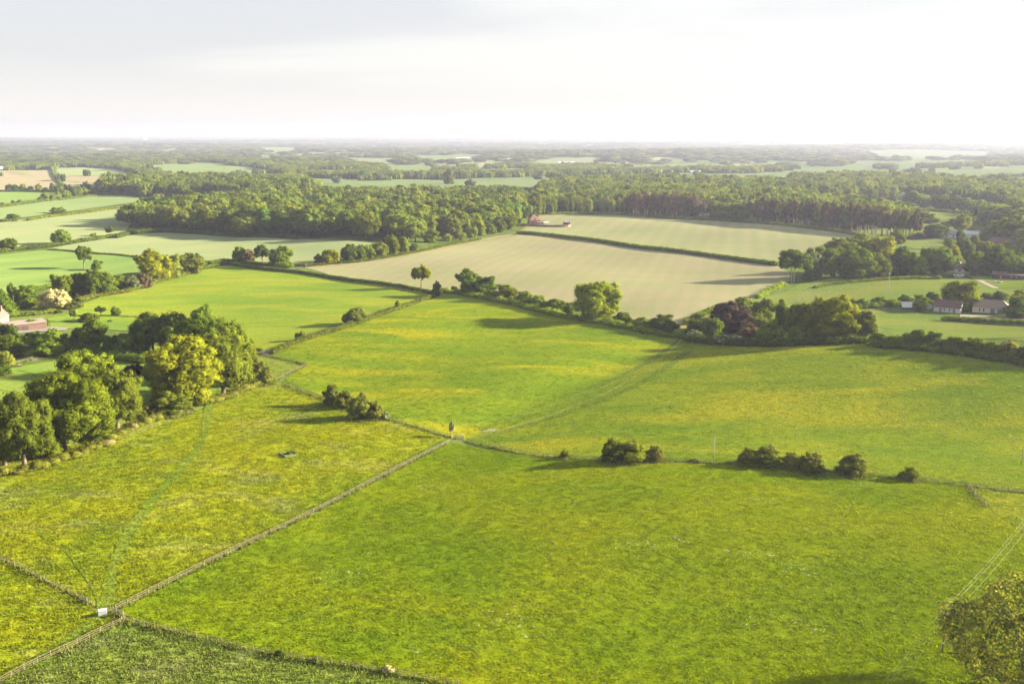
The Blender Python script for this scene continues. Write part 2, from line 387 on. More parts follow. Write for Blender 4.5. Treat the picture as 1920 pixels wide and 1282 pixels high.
def field(name, pts, mat, lvl=1, ground_pts=None, kind='structure'):
    P = poly_at(pts) if ground_pts is None else np.array(ground_pts, float)
    FIELDS.setdefault(mat, []).append(P)
    d = max(P[:, 1].mean(), 150.0)
    bm = bmesh.new()
    vs = [bm.verts.new((p[0], p[1], 0)) for p in P]
    f = bm.faces.new(vs); bmesh.ops.triangulate(bm, faces=[f])
    step = 5.0 if d < 1100 else 25.0 if d < 2200 else 80
    def cuts(lo, hi, arr):
        a = arr[(arr > lo) & (arr < hi)]; return a
    lo, hi = P.min(0), P.max(0)
    for ax, arr, n in ((0, GX, Vector((1, 0, 0))), (1, GY, Vector((0, 1, 0)))):
        for c in cuts(lo[ax], hi[ax], arr):
            co = Vector((c, 0, 0)) if ax == 0 else Vector((0, c, 0))
            bmesh.ops.bisect_plane(bm, geom=bm.verts[:] + bm.edges[:] + bm.faces[:], plane_co=co, plane_no=n, dist=1e-4)
    for v in bm.verts:
        dd = math.hypot(v.co.x, v.co.y)
        v.co.z = float(G(v.co.x, v.co.y)) + 0.02 + 0.05 * lvl + 0.00012 * dd * lvl
    for f in bm.faces:
        f.smooth = True
        if f.normal.z < 0: f.normal_flip()
    bmesh.ops.recalc_face_normals(bm, faces=bm.faces)
    me = bpy.data.meshes.new(name); bm.to_mesh(me); bm.free(); me.materials.append(FM[mat])
    if len(me.polygons) and sum(p.normal.z for p in me.polygons) < 0: me.flip_normals()
    return tag(add_obj(name, me), kind=kind)
def far_strip(pts, mat):
    m = sum(p[1] for p in pts) / len(pts)
    field('crop_field', [(x, y + (.21 * (y - 256) if y > m else 0)) for x, y in pts], mat)
def resample(P, step):
    P = np.asarray(P, float); Q = []
    n = len(P)
    for i in range(n - 1):
        p0 = P[max(i - 1, 0)]; p1 = P[i]; p2 = P[i + 1]; p3 = P[min(i + 2, n - 1)]
        k = max(2, int(np.linalg.norm(p2 - p1) / max(step * 0.5, 0.3)))
        for j in range(k):
            t = j / k
            Q.append(0.5 * ((2 * p1) + (-p0 + p2) * t + (2*p0 - 5*p1 + 4*p2 - p3) * t*t + (-p0 + 3*p1 - 3*p2 + p3) * t**3))
    Q.append(P[-1]); Q = np.array(Q)
    s = np.r_[0, np.cumsum(np.linalg.norm(np.diff(Q, axis=0), axis=1))]
    m = max(2, int(round(s[-1] / step)) + 1); u = np.linspace(0, s[-1], m)
    return np.stack([np.interp(u, s, Q[:, 0]), np.interp(u, s, Q[:, 1])], 1), s[-1]
def normals2(P):
    T = np.gradient(P, axis=0); T /= np.linalg.norm(T, axis=1)[:, None] + 1e-9
    return T, np.stack([-T[:, 1], T[:, 0]], 1)
TRACKS = []
def strip(name, pts, w, mat, lvl=2, jitter=0.25, step=2.0):
    Q, Ln = resample(poly_at(pts), step); T, Nn = normals2(Q); n = len(Q)
    wl = w / 2 * (1 + jitter * rng.normal(size=n) * 0.5); wr = w / 2 * (1 + jitter * rng.normal(size=n) * 0.5)
    cols_ = [Q + Nn * wl[:, None], Q + Nn * (wl * 0.33)[:, None], Q - Nn * (wr * 0.33)[:, None], Q - Nn * wr[:, None]]
    V = np.stack(cols_, 1).reshape(-1, 2)
    z = G(V[:, 0], V[:, 1]) + 0.03 + 0.05 * lvl + 0.00012 * lvl * np.hypot(V[:, 0], V[:, 1])
    TRACKS.append((Q, w / 2))
    me = mesh_np(name, np.c_[V, z], grid_faces(n, 4), True, [FM[mat]])
    if me.polygons[0].normal.z < 0: me.flip_normals()
    return tag(add_obj(name, me), kind='structure')

field('meadow', [(215,1148),(400,1057),(600,959),(848,829),(905,842),(985,855),(1060,860),(1240,866),(1400,874),(1560,887),(1700,900),(1812,912),(1862,960),(1960,1030),(2250,1330),(2250,1600),(1500,1600),(1100,1340),(830,1282),(660,1249),(520,1228),(330,1186)], 'meadow')
field('meadow', [(0,1047),(90,1092),(180,1138),(205,1146),(215,1143),(400,1052),(600,954),(845,826),(720,787),(530,722),(470,722),(400,762),(240,822),(60,846),(-400,880),(-500,1000),(-200,1000)], 'yellow')
field('meadow', [(-200,1002),(0,1050),(90,1095),(175,1140),(200,1150),(215,1156),(225,1163),(40,1262),(-30,1290),(-300,1500),(-700,1500),(-600,1050)], 'yellow')
field('meadow', [(232,1165),(330,1188),(520,1230),(660,1251),(830,1284),(1100,1342),(1400,1600),(-290,1500),(-20,1290),(45,1264)], 'dark')
field('meadow', [(500,664),(520,652),(580,628),(660,604),(740,577),(800,558),(822,552),(855,552),(960,566),(1080,592),(1180,612),(1278,632),(1150,712),(1060,752),(960,797),(905,815),(870,824),(850,822),(720,783),(530,718),(550,700),(572,686),(530,674)], 'mid')
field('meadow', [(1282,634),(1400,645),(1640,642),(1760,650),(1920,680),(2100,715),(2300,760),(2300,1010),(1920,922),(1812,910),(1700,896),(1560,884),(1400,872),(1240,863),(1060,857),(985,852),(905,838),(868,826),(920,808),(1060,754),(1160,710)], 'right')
field('pasture', [(360,510),(435,498),(500,507),(620,522),(740,540),(815,553),(740,574),(640,605),(560,632),(505,657),(480,662),(430,660),(380,640),(290,640),(240,612),(140,612),(90,616),(90,598),(130,590),(150,572),(200,552),(280,532)], 'lush')
field('crop_field', [(570,502),(640,492),(760,474),(850,456),(930,443),(968,438),(1100,452),(1300,476),(1455,498),(1482,512),(1480,528),(1420,556),(1370,570),(1320,592),(1277,614),(1180,600),(1080,580),(960,556),(860,545),(800,545),(740,536),(620,516)], 'tan')
field('crop_field', [(968,436),(985,426),(1010,404),(1130,402),(1290,408),(1430,416),(1560,431),(1610,443),(1540,460),(1470,484),(1456,495),(1300,472),(1100,449)], 'tan2')
field('crop_field', [(90,467),(240,439),(310,437),(430,444),(600,450),(700,456),(690,470),(640,488),(590,494),(530,500),(440,492),(380,492),(300,484),(200,477)], 'pale')
field('crop_field', [(-200,500),(0,478),(90,468),(200,478),(300,486),(290,505),(250,512),(180,520),(100,530),(40,548),(0,562),(-200,620)], 'crop')
field('crop_field', [(-200,440),(0,416),(60,410),(160,396),(300,378),(410,368),(395,384),(330,400),(250,412),(235,436),(150,448),(50,464),(0,474),(-200,500)], 'pale')
field('crop_field', [(-200,430),(0,412),(60,406),(160,392),(300,375),(340,370),(270,363),(190,364),(120,372),(60,382),(0,390),(-200,405)], 'deep')
field('crop_field', [(-200,402),(0,386),(60,380),(78,372),(75,361),(0,359),(-200,360)], 'crop')
field('crop_field', [(-200,325),(0,320),(96,319),(118,348),(80,357),(0,356),(-200,360)], 'pink')
field('crop_field', [(100,315),(170,313),(250,318),(290,325),(262,329),(112,331)], 'pale')
field('crop_field', [(113,332),(262,330),(238,337),(190,350),(120,349)], 'pink')
field('crop_field', [(268,310),(390,307),(470,314),(510,322),(480,329),(330,329),(300,320)], 'deep')
field('crop_field', [(540,342),(800,338),(1040,333),(1045,342),(1040,356),(640,358)], 'deep')
far_strip([(655,296),(745,298),(740,303),(660,302)], 'pale')
far_strip([(480,276),(560,277),(562,282),(480,281)], 'deep')
far_strip([(722,314),(770,310),(812,312),(815,317),(730,318)], 'deep')
far_strip([(770,292),(895,290),(898,296),(780,297)], 'deep')
far_strip([(975,301),(1030,298),(1115,295),(1118,300),(1000,305)], 'pale')
far_strip([(1115,312),(1250,308),(1340,305),(1340,310),(1250,314),(1130,316)], 'deep')
far_strip([(1345,327),(1480,322),(1482,334),(1380,337)], 'deep')
far_strip([(1600,283),(1700,281),(1860,284),(1860,290),(1700,292)], 'deep')
far_strip([(1740,324),(1800,318),(1920,315),(2000,316),(2000,330),(1850,332),(1760,330)], 'deep')
far_strip([(1850,338),(2000,334),(2000,362),(1920,358),(1850,346)], 'deep')
far_strip([(1560,300),(1700,303),(1830,300),(1835,306),(1700,308)], 'deep')
far_strip([(560,322),(640,320),(650,325),(570,327)], 'deep')
far_strip([(890,318),(990,315),(1000,320),(900,323)], 'deep')
far_strip([(1500,314),(1640,310),(1650,316),(1510,320)], 'deep')
far_strip([(1560,352),(1640,350),(1650,358),(1570,360)], 'paddock')
far_strip([(1700,350),(1780,346),(1800,354),(1720,358)], 'deep')
field('pasture', [(1660,395),(1730,398),(1840,404),(1850,412),(1790,418),(1730,408),(1690,402)], 'paddock')
field('pasture', [(1700,416),(1740,420),(1738,442),(1712,444)], 'paddock')
field('pasture', [(1690,460),(1730,452),(1790,449),(1770,466),(1720,468)], 'daisy')
field('paddock', [(1430,566),(1500,532),(1560,522),(1680,520),(1800,516),(1960,520),(2050,530),(2050,560),(1890,556),(1780,560),(1640,562),(1560,568)], 'paddock')
field('paddock', [(1478,566),(1492,540),(1560,534),(1600,532),(1560,550),(1530,566)], 'daisy', 2)
field('paddock', [(1630,580),(1700,592),(1770,602),(1920,612),(2100,625),(2100,650),(1920,640),(1780,632),(1640,612)], 'paddock')
field('lawn', [(1845,528),(1990,530),(1990,540),(1876,541)], 'lush', 3)
field('bare_soil', [(1828,525),(1848,527),(1876,541),(1862,541)], 'bare', 2)
field('bare_soil', [(1680,516),(1800,517),(1800,521),(1680,521)], 'bare', 2)
field('bare_soil', [(1800,590),(1920,594),(1920,600),(1800,600)], 'bare', 2)
field('lawn', [(-80,700),(20,690),(85,680),(190,670),(290,680),(300,740),(210,800),(60,800),(-200,800)], 'lawn', 2)
field('lawn', [(92,600),(130,596),(200,604),(262,606),(262,622),(160,616),(94,617)], 'lawn', 2)
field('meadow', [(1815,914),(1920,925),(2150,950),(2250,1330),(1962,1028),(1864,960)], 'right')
field('rough_ground', [(-300,820),(60,800),(210,790),(300,740),(290,690),(180,672),(90,650),(250,640),(430,662),(500,690),(530,720),(470,733),(400,780),(240,845),(60,866),(-300,895)], 'rough', 0)
field('yard', [(-40,618),(60,612),(130,615),(124,620),(60,624),(-40,634)], 'yard', 3)
field('yard', [(484,662),(498,655),(508,660),(502,668)], 'yard', 3)
field('verge', [(480,664),(500,666),(540,676),(572,688),(530,715),(495,718),(480,690)], 'rough', 1)
# paths worn in the grass
strip('path', [(1277,638),(1222,686),(1150,730),(1060,768),(980,795),(925,810),(880,824)], 1.0, 'trodpale', 2, .6)
strip('path', [(1290,660),(1215,712),(1130,750),(1040,783),(960,806),(905,820)], 3.6, 'trod', 2, .5)
strip('path', [(1262,648),(1190,694),(1110,726),(1020,758),(960,784),(900,806)], 2.4, 'trod', 2, .5)
strip('path', [(395,740),(388,790),(370,840),(330,890),(285,940),(248,990),(222,1040),(208,1090),(203,1138)], 2.8, 'trod', 2, .5)
strip('path', [(70,985),(78,1005),(120,1030),(150,1068),(175,1105),(186,1138)], 0.45, 'trod', 2)
strip('path', [(190,1150),(150,1185),(90,1230),(20,1275),(-80,1350)], 3.4, 'trod', 2)
strip('path', [(225,1138),(400,1048),(600,950),(840,822)], 1.5, 'trod', 2)
strip('path', [(535,712),(600,742),(720,783),(840,818)], 1.3, 'trod', 2)
strip('path', [(330,1080),(338,1092),(352,1108)], 0.35, 'trod', 2)
strip('path', [(530,1170),(560,1158),(600,1140),(620,1122)], 1.0, 'trod', 2)
strip('path', [(850,1208),(880,1212),(900,1226)], 0.9, 'trod', 2)
strip('path', [(1040,935),(1068,932),(1076,940),(1066,950),(1050,956)], 0.7, 'trod', 2)
strip('path', [(1010,1022),(1020,1017),(1036,1017),(1040,1021),(1030,1026),(1014,1028)], 0.5, 'trod', 2)
strip('path', [(1505,1044),(1515,1042),(1530,1043),(1540,1048)], 0.6, 'trod', 2)
strip('path', [(1368,1003),(1380,1005),(1392,1004)], 0.5, 'trod', 2)
strip('path', [(180,1256),(250,1240),(300,1250),(310,1225),(285,1214),(240,1222)], 0.6, 'trod', 2)
strip('path', [(100,1262),(170,1246),(260,1244),(330,1262),(460,1275)], 0.7, 'trod', 2)
strip('path', [(0,732),(40,738),(72,752)], 0.7, 'trod', 3)
strip('path', [(35,695),(60,702),(90,724)], 0.7, 'trod', 3)
# pale field margins
strip('field_margin', [(585,500),(640,496),(760,479),(850,461),(930,448),(965,441),(985,428),(1005,410)], 4.0, 'straw')
strip('field_margin', [(640,612),(720,588),(800,566),(830,556)], 1.6, 'trodpale', 2)
strip('field_margin', [(395,386),(330,402),(250,414)], 8.0, 'rape')
strip('field_margin', [(0,422),(100,406),(200,394),(330,378),(400,371)], 5.0, 'straw')
strip('field_margin', [(1456,499),(1300,477),(1100,453),(972,438)], 3.0, 'straw')
strip('field_margin', [(1500,424),(1560,433),(1600,441)], 7.0, 'straw')
strip('lane', [(300,520),(345,512),(378,502),(436,497),(520,505),(575,501)], 3.0, 'yard', 2, 0.05)
strip('farm_track', [(1276,616),(1320,596),(1370,574),(1420,558)], 3.0, 'straw', 2, 0.1)
# ------------------------------------------------------------------ foliage
def sphere_dirs(n, g=rng):
    v = g.normal(size=(n, 3)); return v / np.linalg.norm(v, axis=1)[:, None]
def quads(C, Nm, size, g, curl=0.0):
    """leaf sprays: one small four-cornered face at each point, facing roughly along its normal"""
    n = len(C); a = np.cross(Nm, g.normal(size=(n, 3))); a /= np.linalg.norm(a, axis=1)[:, None] + 1e-9
    b = np.cross(Nm, a); s = size * (0.6 + 0.8 * g.random(n))[:, None]; r = (0.55 + 0.5 * g.random(n))[:, None]
    V = np.stack([C - a * s, C - b * s * r + Nm * s * 0.15, C + a * s, C + b * s * r - Nm * s * 0.15], 1).reshape(-1, 3)
    return V, np.arange(4 * n).reshape(n, 4)
_ico = {}
def ico(sub):
    if sub not in _ico:
        bm = bmesh.new(); bmesh.ops.create_icosphere(bm, subdivisions=sub, radius=1)
        _ico[sub] = (np.array([v.co[:] for v in bm.verts]), np.array([[v.index for v in f.verts] for f in bm.faces])); bm.free()
    return _ico[sub]
def lobes_of(shape, n, g):
    """centres and radii of the leaf masses of a crown in a unit box: half width .5, height 1"""
    d = sphere_dirs(n * 3, g)
    d = d[d[:, 2] > (-0.9 if shape in ('dome', 'tall', 'wide') else -0.55 if shape not in ('bush', 'clump') else -0.15)][:n]; n = len(d)
    k = g.random(n)
    if shape == 'dome':   c0, rad = (0, 0, .43), (.35, .35, .42)
    elif shape == 'cap': c0, rad = (0, 0, .48), (.31, .31, .34)
    elif shape == 'tall': c0, rad = (0, 0, .45), (.32, .32, .44)
    elif shape == 'open': c0, rad = (0, 0, .62), (.36, .36, .27)
    elif shape == 'bush': c0, rad = (0, 0, .22), (.32, .32, .58)
    elif shape == 'clump': c0, rad = (0, 0, .2), (.36, .36, .5)
    elif shape == 'wide': c0, rad = (0, 0, .46), (.39, .37, .34)
    elif shape == 'pyramid': c0, rad = (0, 0, .4), (.33, .33, .45)
    elif shape == 'sparse': c0, rad = (0, 0, .42), (.36, .36, .42)
    elif shape == 'pine': c0, rad = (0, 0, .60), (.30, .30, .30)
    C = np.array(c0) + d * np.array(rad) * (0.74 + 0.27 * k)[:, None]
    r = (0.125 + 0.085 * g.random(n))
    if shape in ('dome', 'tall', 'wide'): C[:, 2] = np.clip(C[:, 2], .07 if shape != 'wide' else .12, .86)
    if shape == 'cap': r = .15 + .06 * g.random(n)
    if shape in ('open', 'pine'): r *= 0.72
    if shape == 'pyramid':
        q = np.clip(1.15 - C[:, 2] * 0.95, 0.12, 1); C[:, :2] *= q[:, None] * 1.25; r *= 0.75
    if shape == 'sparse':
        q = np.clip(1.25 - C[:, 2] * .9, .25, 1); C[:, :2] *= q[:, None] * 1.15; r *= .8
    if shape in ('bush', 'clump'): C[:, 2] = np.clip(C[:, 2], 0.1, 0.86)
    C = np.vstack([C, np.array([[0, 0, c0[2]], [.12, -.08, c0[2] - .1], [-.1, .1, c0[2] + .05]])]); r = np.r_[r, .26, .22, .22]
    if shape in ('open', 'pine'): r[-3:] *= 0.55
    return C, r
def crown_mesh(name, shape, seed, nl, nq, size, core=1, mat=None, fuzz=0.06):
    g = np.random.default_rng(seed); C, r = lobes_of(shape, nl, g)
    if nl >= 22:                 # every leaf mass carries smaller ones
        ns = 9 if nl > 30 else 7 if nl > 25 else 5; big = len(C)
        sd = sphere_dirs(big * ns, g); sd[:, 2] = sd[:, 2] * .9 + .15
        ii = np.repeat(np.arange(big), ns); C2 = C[ii] + sd * r[ii][:, None] * (.66 + .22 * g.random(len(ii)))[:, None]; r2 = r[ii] * (.36 + .22 * g.random(len(ii)))
        C2[:, 2] = np.clip(C2[:, 2], .03, 1.0); C = np.vstack([C, C2]); r = np.r_[r * .86, r2]
    p = r ** 2; p = p / p.sum()
    idx = g.choice(len(C), size=int(nq * 1.9), p=p); D = sphere_dirs(len(idx), g)
    # every leaf mass is itself lumpy
    ph = g.random((len(C), 3)) * 6.28
    lump = 1 + 0.13 * np.sin(D[:, 0] * 6 + ph[idx, 0]) * np.sin(D[:, 1] * 6 + ph[idx, 1]) + 0.08 * np.sin(D[:, 2] * 11 + ph[idx, 2])
    R_ = r[idx] * lump * (1 + fuzz * g.normal(size=len(idx)))
    zs = 0.85
    P = C[idx] + D * R_[:, None] * np.array([1, 1, zs])
    dist = np.sqrt(((P.astype(np.float32)[:, None, :] - C.astype(np.float32)[None]) ** 2).sum(2)) / r[None].astype(np.float32)
    dist[np.arange(len(P)), idx] = 9
    keep = (dist.min(1) > 0.80) & (P[:, 2] > 0.01)
    P = P[keep][:nq]; D = D[keep][:nq]
    out = P - np.array([0, 0, .45]); out /= np.linalg.norm(out, axis=1)[:, None] + 1e-9
    Nm = D * 1.1 + out * 0.2 + g.normal(size=P.shape) * 0.34 + np.array([0, 0, .15]); Nm /= np.linalg.norm(Nm, axis=1)[:, None]
    V, F = quads(P, Nm, size, g)
    me_v, me_f = [V], [F]
    if core:
        iv, jf = ico(core); b = len(V)
        for c, rr in zip(C, r):
            n3 = iv * (rr * 0.80) * (1 + 0.10 * np.sin(iv[:, [1]] * 5 + c[0] * 40)) * np.array([1, 1, zs]) + c
            n3[:, 2] = np.maximum(n3[:, 2], 0.0)
            me_v.append(n3); me_f.append(np.c_[jf, jf[:, 2]] + b); b += len(n3)
    V = np.vstack(me_v)
    if core:     # triangles kept as triangles
        me = bpy.data.meshes.new(name); tri = np.vstack(me_f[1:])[:, :3]; q = me_f[0]
        me.vertices.add(len(V)); me.vertices.foreach_set('co', V.astype(np.float32).ravel())
        li = np.r_[q.ravel(), tri.ravel()].astype(np.int32); me.loops.add(len(li)); me.loops.foreach_set('vertex_index', li)
        ls = np.r_[np.arange(len(q)) * 4, len(q) * 4 + np.arange(len(tri)) * 3].astype(np.int32)
        me.polygons.add(len(ls)); me.polygons.foreach_set('loop_start', ls)
        me.update(calc_edges=True); me.validate()
        sm = np.r_[np.zeros(len(q), bool), np.ones(len(tri), bool)]
        me.polygons.foreach_set('use_smooth', sm)
    else:
        me = mesh_np(name, V, me_f[0])
    me.materials.append(mat or LEAF['wood']); return me
def trunk_mb(seed, splits=5, top=0.62, r0=0.035, spread=0.24, first=0.22, stems=1):
    g = random.Random(seed); mb = MB()
    for s in range(stems):
        ox = oy = 0.0
        if stems > 1: a = 6.28 * s / stems; ox, oy = 0.05 * math.cos(a), 0.05 * math.sin(a)
        lean = (g.uniform(-.04, .04) + ox * 2, g.uniform(-.04, .04) + oy * 2)
        pts = [(ox + lean[0] * t * t, oy + lean[1] * t * t, -0.02 + t * top) for t in (0, .08, .3, .6, 1)]
        k = r0 / math.sqrt(stems)
        mb.tube(pts, [k * 1.5, k, k * .8, k * .55, k * .2], 7)
        for i in range(splits):
            a = 6.28 * (i + g.random() * .6) / splits; z = first + (top - first) * (i / splits) * .9; b = (z + .02) / top
            x0, y0 = ox + lean[0] * b * b, oy + lean[1] * b * b; q = spread * g.uniform(.7, 1.2)
            mb.tube([(x0, y0, z), (x0 + math.cos(a) * q * .45, y0 + math.sin(a) * q * .45, z + .10), (x0 + math.cos(a) * q, y0 + math.sin(a) * q, z + .24)],
                    [k * .55, k * .38, k * .12], 5)
    return mb
LOD = {3: (34, 24000, .0120, 1), 2: (26, 9000, .019, 1), 1: (22, 3600, .028, 1), 0: (16, 520, .066, 1)}
_cr = {}
def crown_data(shape, lod, v):
    k = (shape, lod, v)
    if k not in _cr:
        nl, nq, sz, co = LOD[lod]
        if shape in ('open', 'pine'): nq = int(nq * .8)
        if shape == 'sparse': nl, nq, sz, co = 70, 90000, .0088, 0
        _cr[k] = crown_mesh('crown', shape, 100 + v * 17 + len(shape), nl, nq, sz, co)
    return _cr[k]
_tr = {}
def trunk_data(style, v, pale=False):
    k = (style, v, pale)
    if k not in _tr:
        a = dict(tree=dict(), limbs=dict(top=.93, splits=16, spread=.36, first=.12, r0=.011), open=dict(top=.8, splits=8, spread=.34, first=.3, r0=.03), pine=dict(top=.9, splits=5, spread=.2, first=.55, r0=.022), stems=dict(top=.75, splits=4, spread=.2, first=.35, r0=.04, stems=4))[style]
        _tr[k] = trunk_mb(v * 7 + 3, **a).mesh('trunk', BARK_PALE if pale else BARK, True)
    return _tr[k]
SHAPE = {'cap': 'cap', 'big': 'sparse', 'tree': 'dome', 'oak': 'wide', 'tall': 'tall', 'open': 'open', 'bush': 'bush', 'shrub': 'clump', 'pyr': 'pyramid', 'pine': 'pine', 'stems': 'open', 'sapling': 'open'}
NAME = {'cap': 'broadleaf_tree', 'big': 'broadleaf_tree', 'tree': 'broadleaf_tree', 'oak': 'broadleaf_tree', 'tall': 'broadleaf_tree', 'open': 'broadleaf_tree', 'bush': 'bush', 'shrub': 'bush', 'pyr': 'conical_tree', 'pine': 'pine_tree', 'stems': 'broadleaf_tree', 'sapling': 'sapling', 'conifer': 'conifer_tree'}
CAT = {'bush': 'bush', 'shrub': 'bush', 'pine': 'pine tree', 'sapling': 'sapling', 'conifer': 'conifer'}
TREES = []
def T(x, yb, W, H, kind, mat, label, group=None):
    """one tree seen at picture column x with its foot at row yb, W by H picture pixels"""
    gx, gy = at(x, yb); gx, gy = float(gx), float(gy); z = float(G(gx, gy)); d = depth_of(gx, gy, z); w = W * d / FPX * (1.24 if W > 55 and x < 500 else 1.12 if W > 40 else 1.05)
    k = {'bush': .42, 'shrub': .42}.get(kind, .22 if kind in ('cap', 'tree', 'oak', 'tall', 'pyr', 'big') else 0.0) * w
    L_ = math.hypot(gx, gy); gx += gx / L_ * k; gy += gy / L_ * k; z = float(G(gx, gy))
    h = lift(gx, gy, z, yb - H)
    TREES.append(dict(x=gx, y=gy, z=z, W=w, H=float(h), kind=kind, mat=mat, label=label, group=group, hand=True, px=W / 1.875))
_n = [0]
def place_tree(t):
    _n[0] += 1; i = _n[0]; px = t['px']; kind = t['kind']
    lod = 3 if px > 34 else 2 if px > 13 else 1 if px > 6 else 0
    v = (i * 7) % (4 if lod >= 2 else 5)
    root = empty(NAME[kind], (t['x'], t['y'], t['z'] - 0.05), random.uniform(0, 6.28))
    tag(root, t['label'], CAT.get(kind, 'tree'), t['group'])
    W, H = t['W'] * (1.2 if kind in ('bush', 'shrub') else 1.12), t['H'] * 1.05
    if kind == 'conifer': cd = conifer_data()
    else: cd = crown_data(SHAPE[kind], lod, v)
    c = add_obj('crown', cd, root); c.scale = (W, W * random.uniform(.9, 1.05), H)
    c.rotation_euler = (0, 0, random.uniform(0, 6.28))
    c.material_slots[0].link = 'OBJECT'; c.material_slots[0].material = LEAF[t['mat']]
    if kind not in ('bush', 'shrub') or px > 8:
        st = 'limbs' if kind == 'big' else 'open' if kind in ('open', 'sapling') else 'pine' if kind == 'pine' else 'stems' if kind in ('stems', 'bush') else 'tree'
        tr = add_obj('trunk', trunk_data(st, i % 3, kind in ('stems', 'sapling')), root); tr.scale = (H * .95 if kind not in ('bush', 'shrub') else H * .8, H * .95 if kind not in ('bush', 'shrub') else H * .8, H * (0.92 if kind not in ('bush', 'shrub') else .7))
    return root
def conifer_data():
    if 'con' not in _cr:
        g = np.random.default_rng(5); n = 5200; z = g.random(n) ** .75; a = g.random(n) * 6.283
        tier = 0.62 + .45 * np.abs(np.sin(z * 22 + 1.2 * np.sin(a * 3) + .8 * np.sin(a * 7))); rr = .5 * (1 - z) ** .85 * tier * (0.75 + .3 * g.random(n)) * (1 + .15 * np.sin(a * 5 + z * 9))
        P = np.c_[rr * np.cos(a), rr * np.sin(a), z * .96 + .03]; Nm = np.c_[np.cos(a), np.sin(a), np.full(n, .5)] + g.normal(size=(n, 3)) * .35
        Nm /= np.linalg.norm(Nm, axis=1)[:, None]; V, F = quads(P, Nm, .026, g); _cr['con'] = mesh_np('crown', V, F, mats=[LEAF['dark']])
    return _cr['con']

# hand-placed trees and bushes ---------------------------------------------------------------
A = 'tall broadleaf trees along the left meadow edge'
T(10,880,90,122,'cap','bright','bright leafy tree cut by the left edge, below the olive one',A)
T(48,890,86,150,'cap','olive','dark olive tree beside the leftmost bright tree at the meadow edge',A)
T(122,858,148,158,'tree','bright','broad bright green tree, widest in the left meadow edge row',A)
T(165,800,100,138,'cap','bright','yellow-topped tree rising behind the widest meadow-edge tree',A)
T(222,815,82,128,'cap','olive','olive-gold tree at the right end of the first big clump by the left meadow',A)
T(318,782,62,50,'bush','olive','low olive thicket between the two big clumps at the left meadow',A)
T(276,784,40,30,'bush','haw','brownish thicket beside the first big clump foot')
T(344,764,108,136,'tree','yellow','sunlit yellow-green tree in front of the second big clump',A)
T(420,750,100,132,'cap','olive','big olive tree at the right front of the second clump',A)
T(380,705,95,112,'cap','mid','rounded soft green tree in the middle of the second clump',A)
T(440,718,56,118,'cap','bright','tall narrow tree on the far right side of the second clump',A)
T(388,668,52,92,'cap','dark','highest dark tree at the back of the second clump',A)
T(333,670,62,88,'cap','dark','dark tree left of the highest one at the back of the second clump',A)
T(288,668,70,80,'cap','dark','dark rounded tree where the garden belt meets the second clump',A)
T(484,724,48,52,'bush','haw','blossoming bush at the right foot of the second clump')
T(460,690,40,60,'tree','olive','small olive tree leaning out of the clump beside the gateway')
T(254,708,38,28,'bush','copper','dark bush on the lawn between the two big clumps')
T(284,714,30,36,'bush','haw','brown-green bush tucked against the second clump by the lawn')
for q, (x, y, w, h) in enumerate([(35,652,36,26),(62,650,40,30),(98,650,38,38),(124,655,30,30),(148,658,36,44),(178,662,46,62),(208,668,40,50),(236,672,40,50),(262,672,34,48)]):
    T(x,y,w,h,'tree' if h > 40 else 'bush',['dark','dark','mid','dark','dark','mid','dark','dark','dark'][q],
      ['low dark shrub at the left end of the garden belt','rounded dark bush behind the gravel yard','sunlit round bush in the garden belt beside the barn','small dark bush right of the sunlit one in the garden belt','dark tree in the garden belt, left of the tallest','tallest tree of the dark garden belt','dark tree right of the tallest in the garden belt','brownish dark tree in the right half of the garden belt','last dark tree of the garden belt before the big clump'][q],'belt of trees behind the garden')
T(15,664,48,36,'bush','mid','big green bush in the garden at the left edge')
T(92,672,46,34,'bush','mid','green garden shrub above the wooden lawn fence')
T(48,655,22,12,'shrub','grey','low silvery shrub in the garden')
T(32,672,22,12,'shrub','copper','dark purple shrub in the garden')
T(10,690,36,32,'bush','pale','pale weeping bush beside the lawn fence at the left edge')
T(6,706,26,26,'bush','mid','dark green bush on the lawn corner at the left edge')
T(60,668,14,8,'shrub','yellow','yellow garden shrub between fence and hedge')
T(34,688,14,8,'shrub','white','cream flowering shrub against the lawn fence')
T(64,618,34,20,'bush','mid','small tree in front of the long barn')
T(18,632,32,28,'bush','dark','dark bush below the gable house')
T(168,606,36,20,'bush','olive','spreading olive bush on the barn-side lawn')
T(189,592,21,19,'open','mid','left one of two small orchard trees on the lawn')
T(217,593,19,17,'tree','mid','right one of two small orchard trees on the lawn')
T(138,604,12,26,'sapling','mid','thin young tree with dark leaves on the barn-side lawn')
T(144,580,22,18,'shrub','pale','airy pale shrub between blossom tree and pasture')
T(110,588,14,10,'bush','mid','small round bush under the cream tree')
T(206,604,8,6,'shrub','grey','tiny grey shrub on the orchard lawn')
T(104,582,48,44,'bush','cream','cream blossoming round tree behind the barn')
T(8,594,44,50,'conifer','dark','dark conifer behind the gable house')
T(52,572,42,38,'bush','dark','broad dark tree between conifer and cream blossom tree')
T(24,566,18,34,'open','dark','thin dark tree beside the farm pole')
B = 'hedgerow trees beside the lush pasture'
T(115,562,40,57,'tree','bright','bright tree at the left end of the pasture hedgerow',B)
T(150,556,36,48,'tree','dark','dark tree next to the bright one at the left of the hedgerow',B)
T(180,558,48,54,'oak','dark','broadest dark tree in the pasture hedgerow',B)
T(208,550,30,32,'bush','mid','green bush just right of the broadest dark hedgerow tree',B)
T(226,546,30,34,'bush','olive','olive bush in the middle of the pasture hedgerow',B)
T(248,545,30,28,'bush','grey','grey-green bush in the pasture hedgerow',B)
T(268,542,32,30,'bush','rust','reddish brown bush in the pasture hedgerow',B)
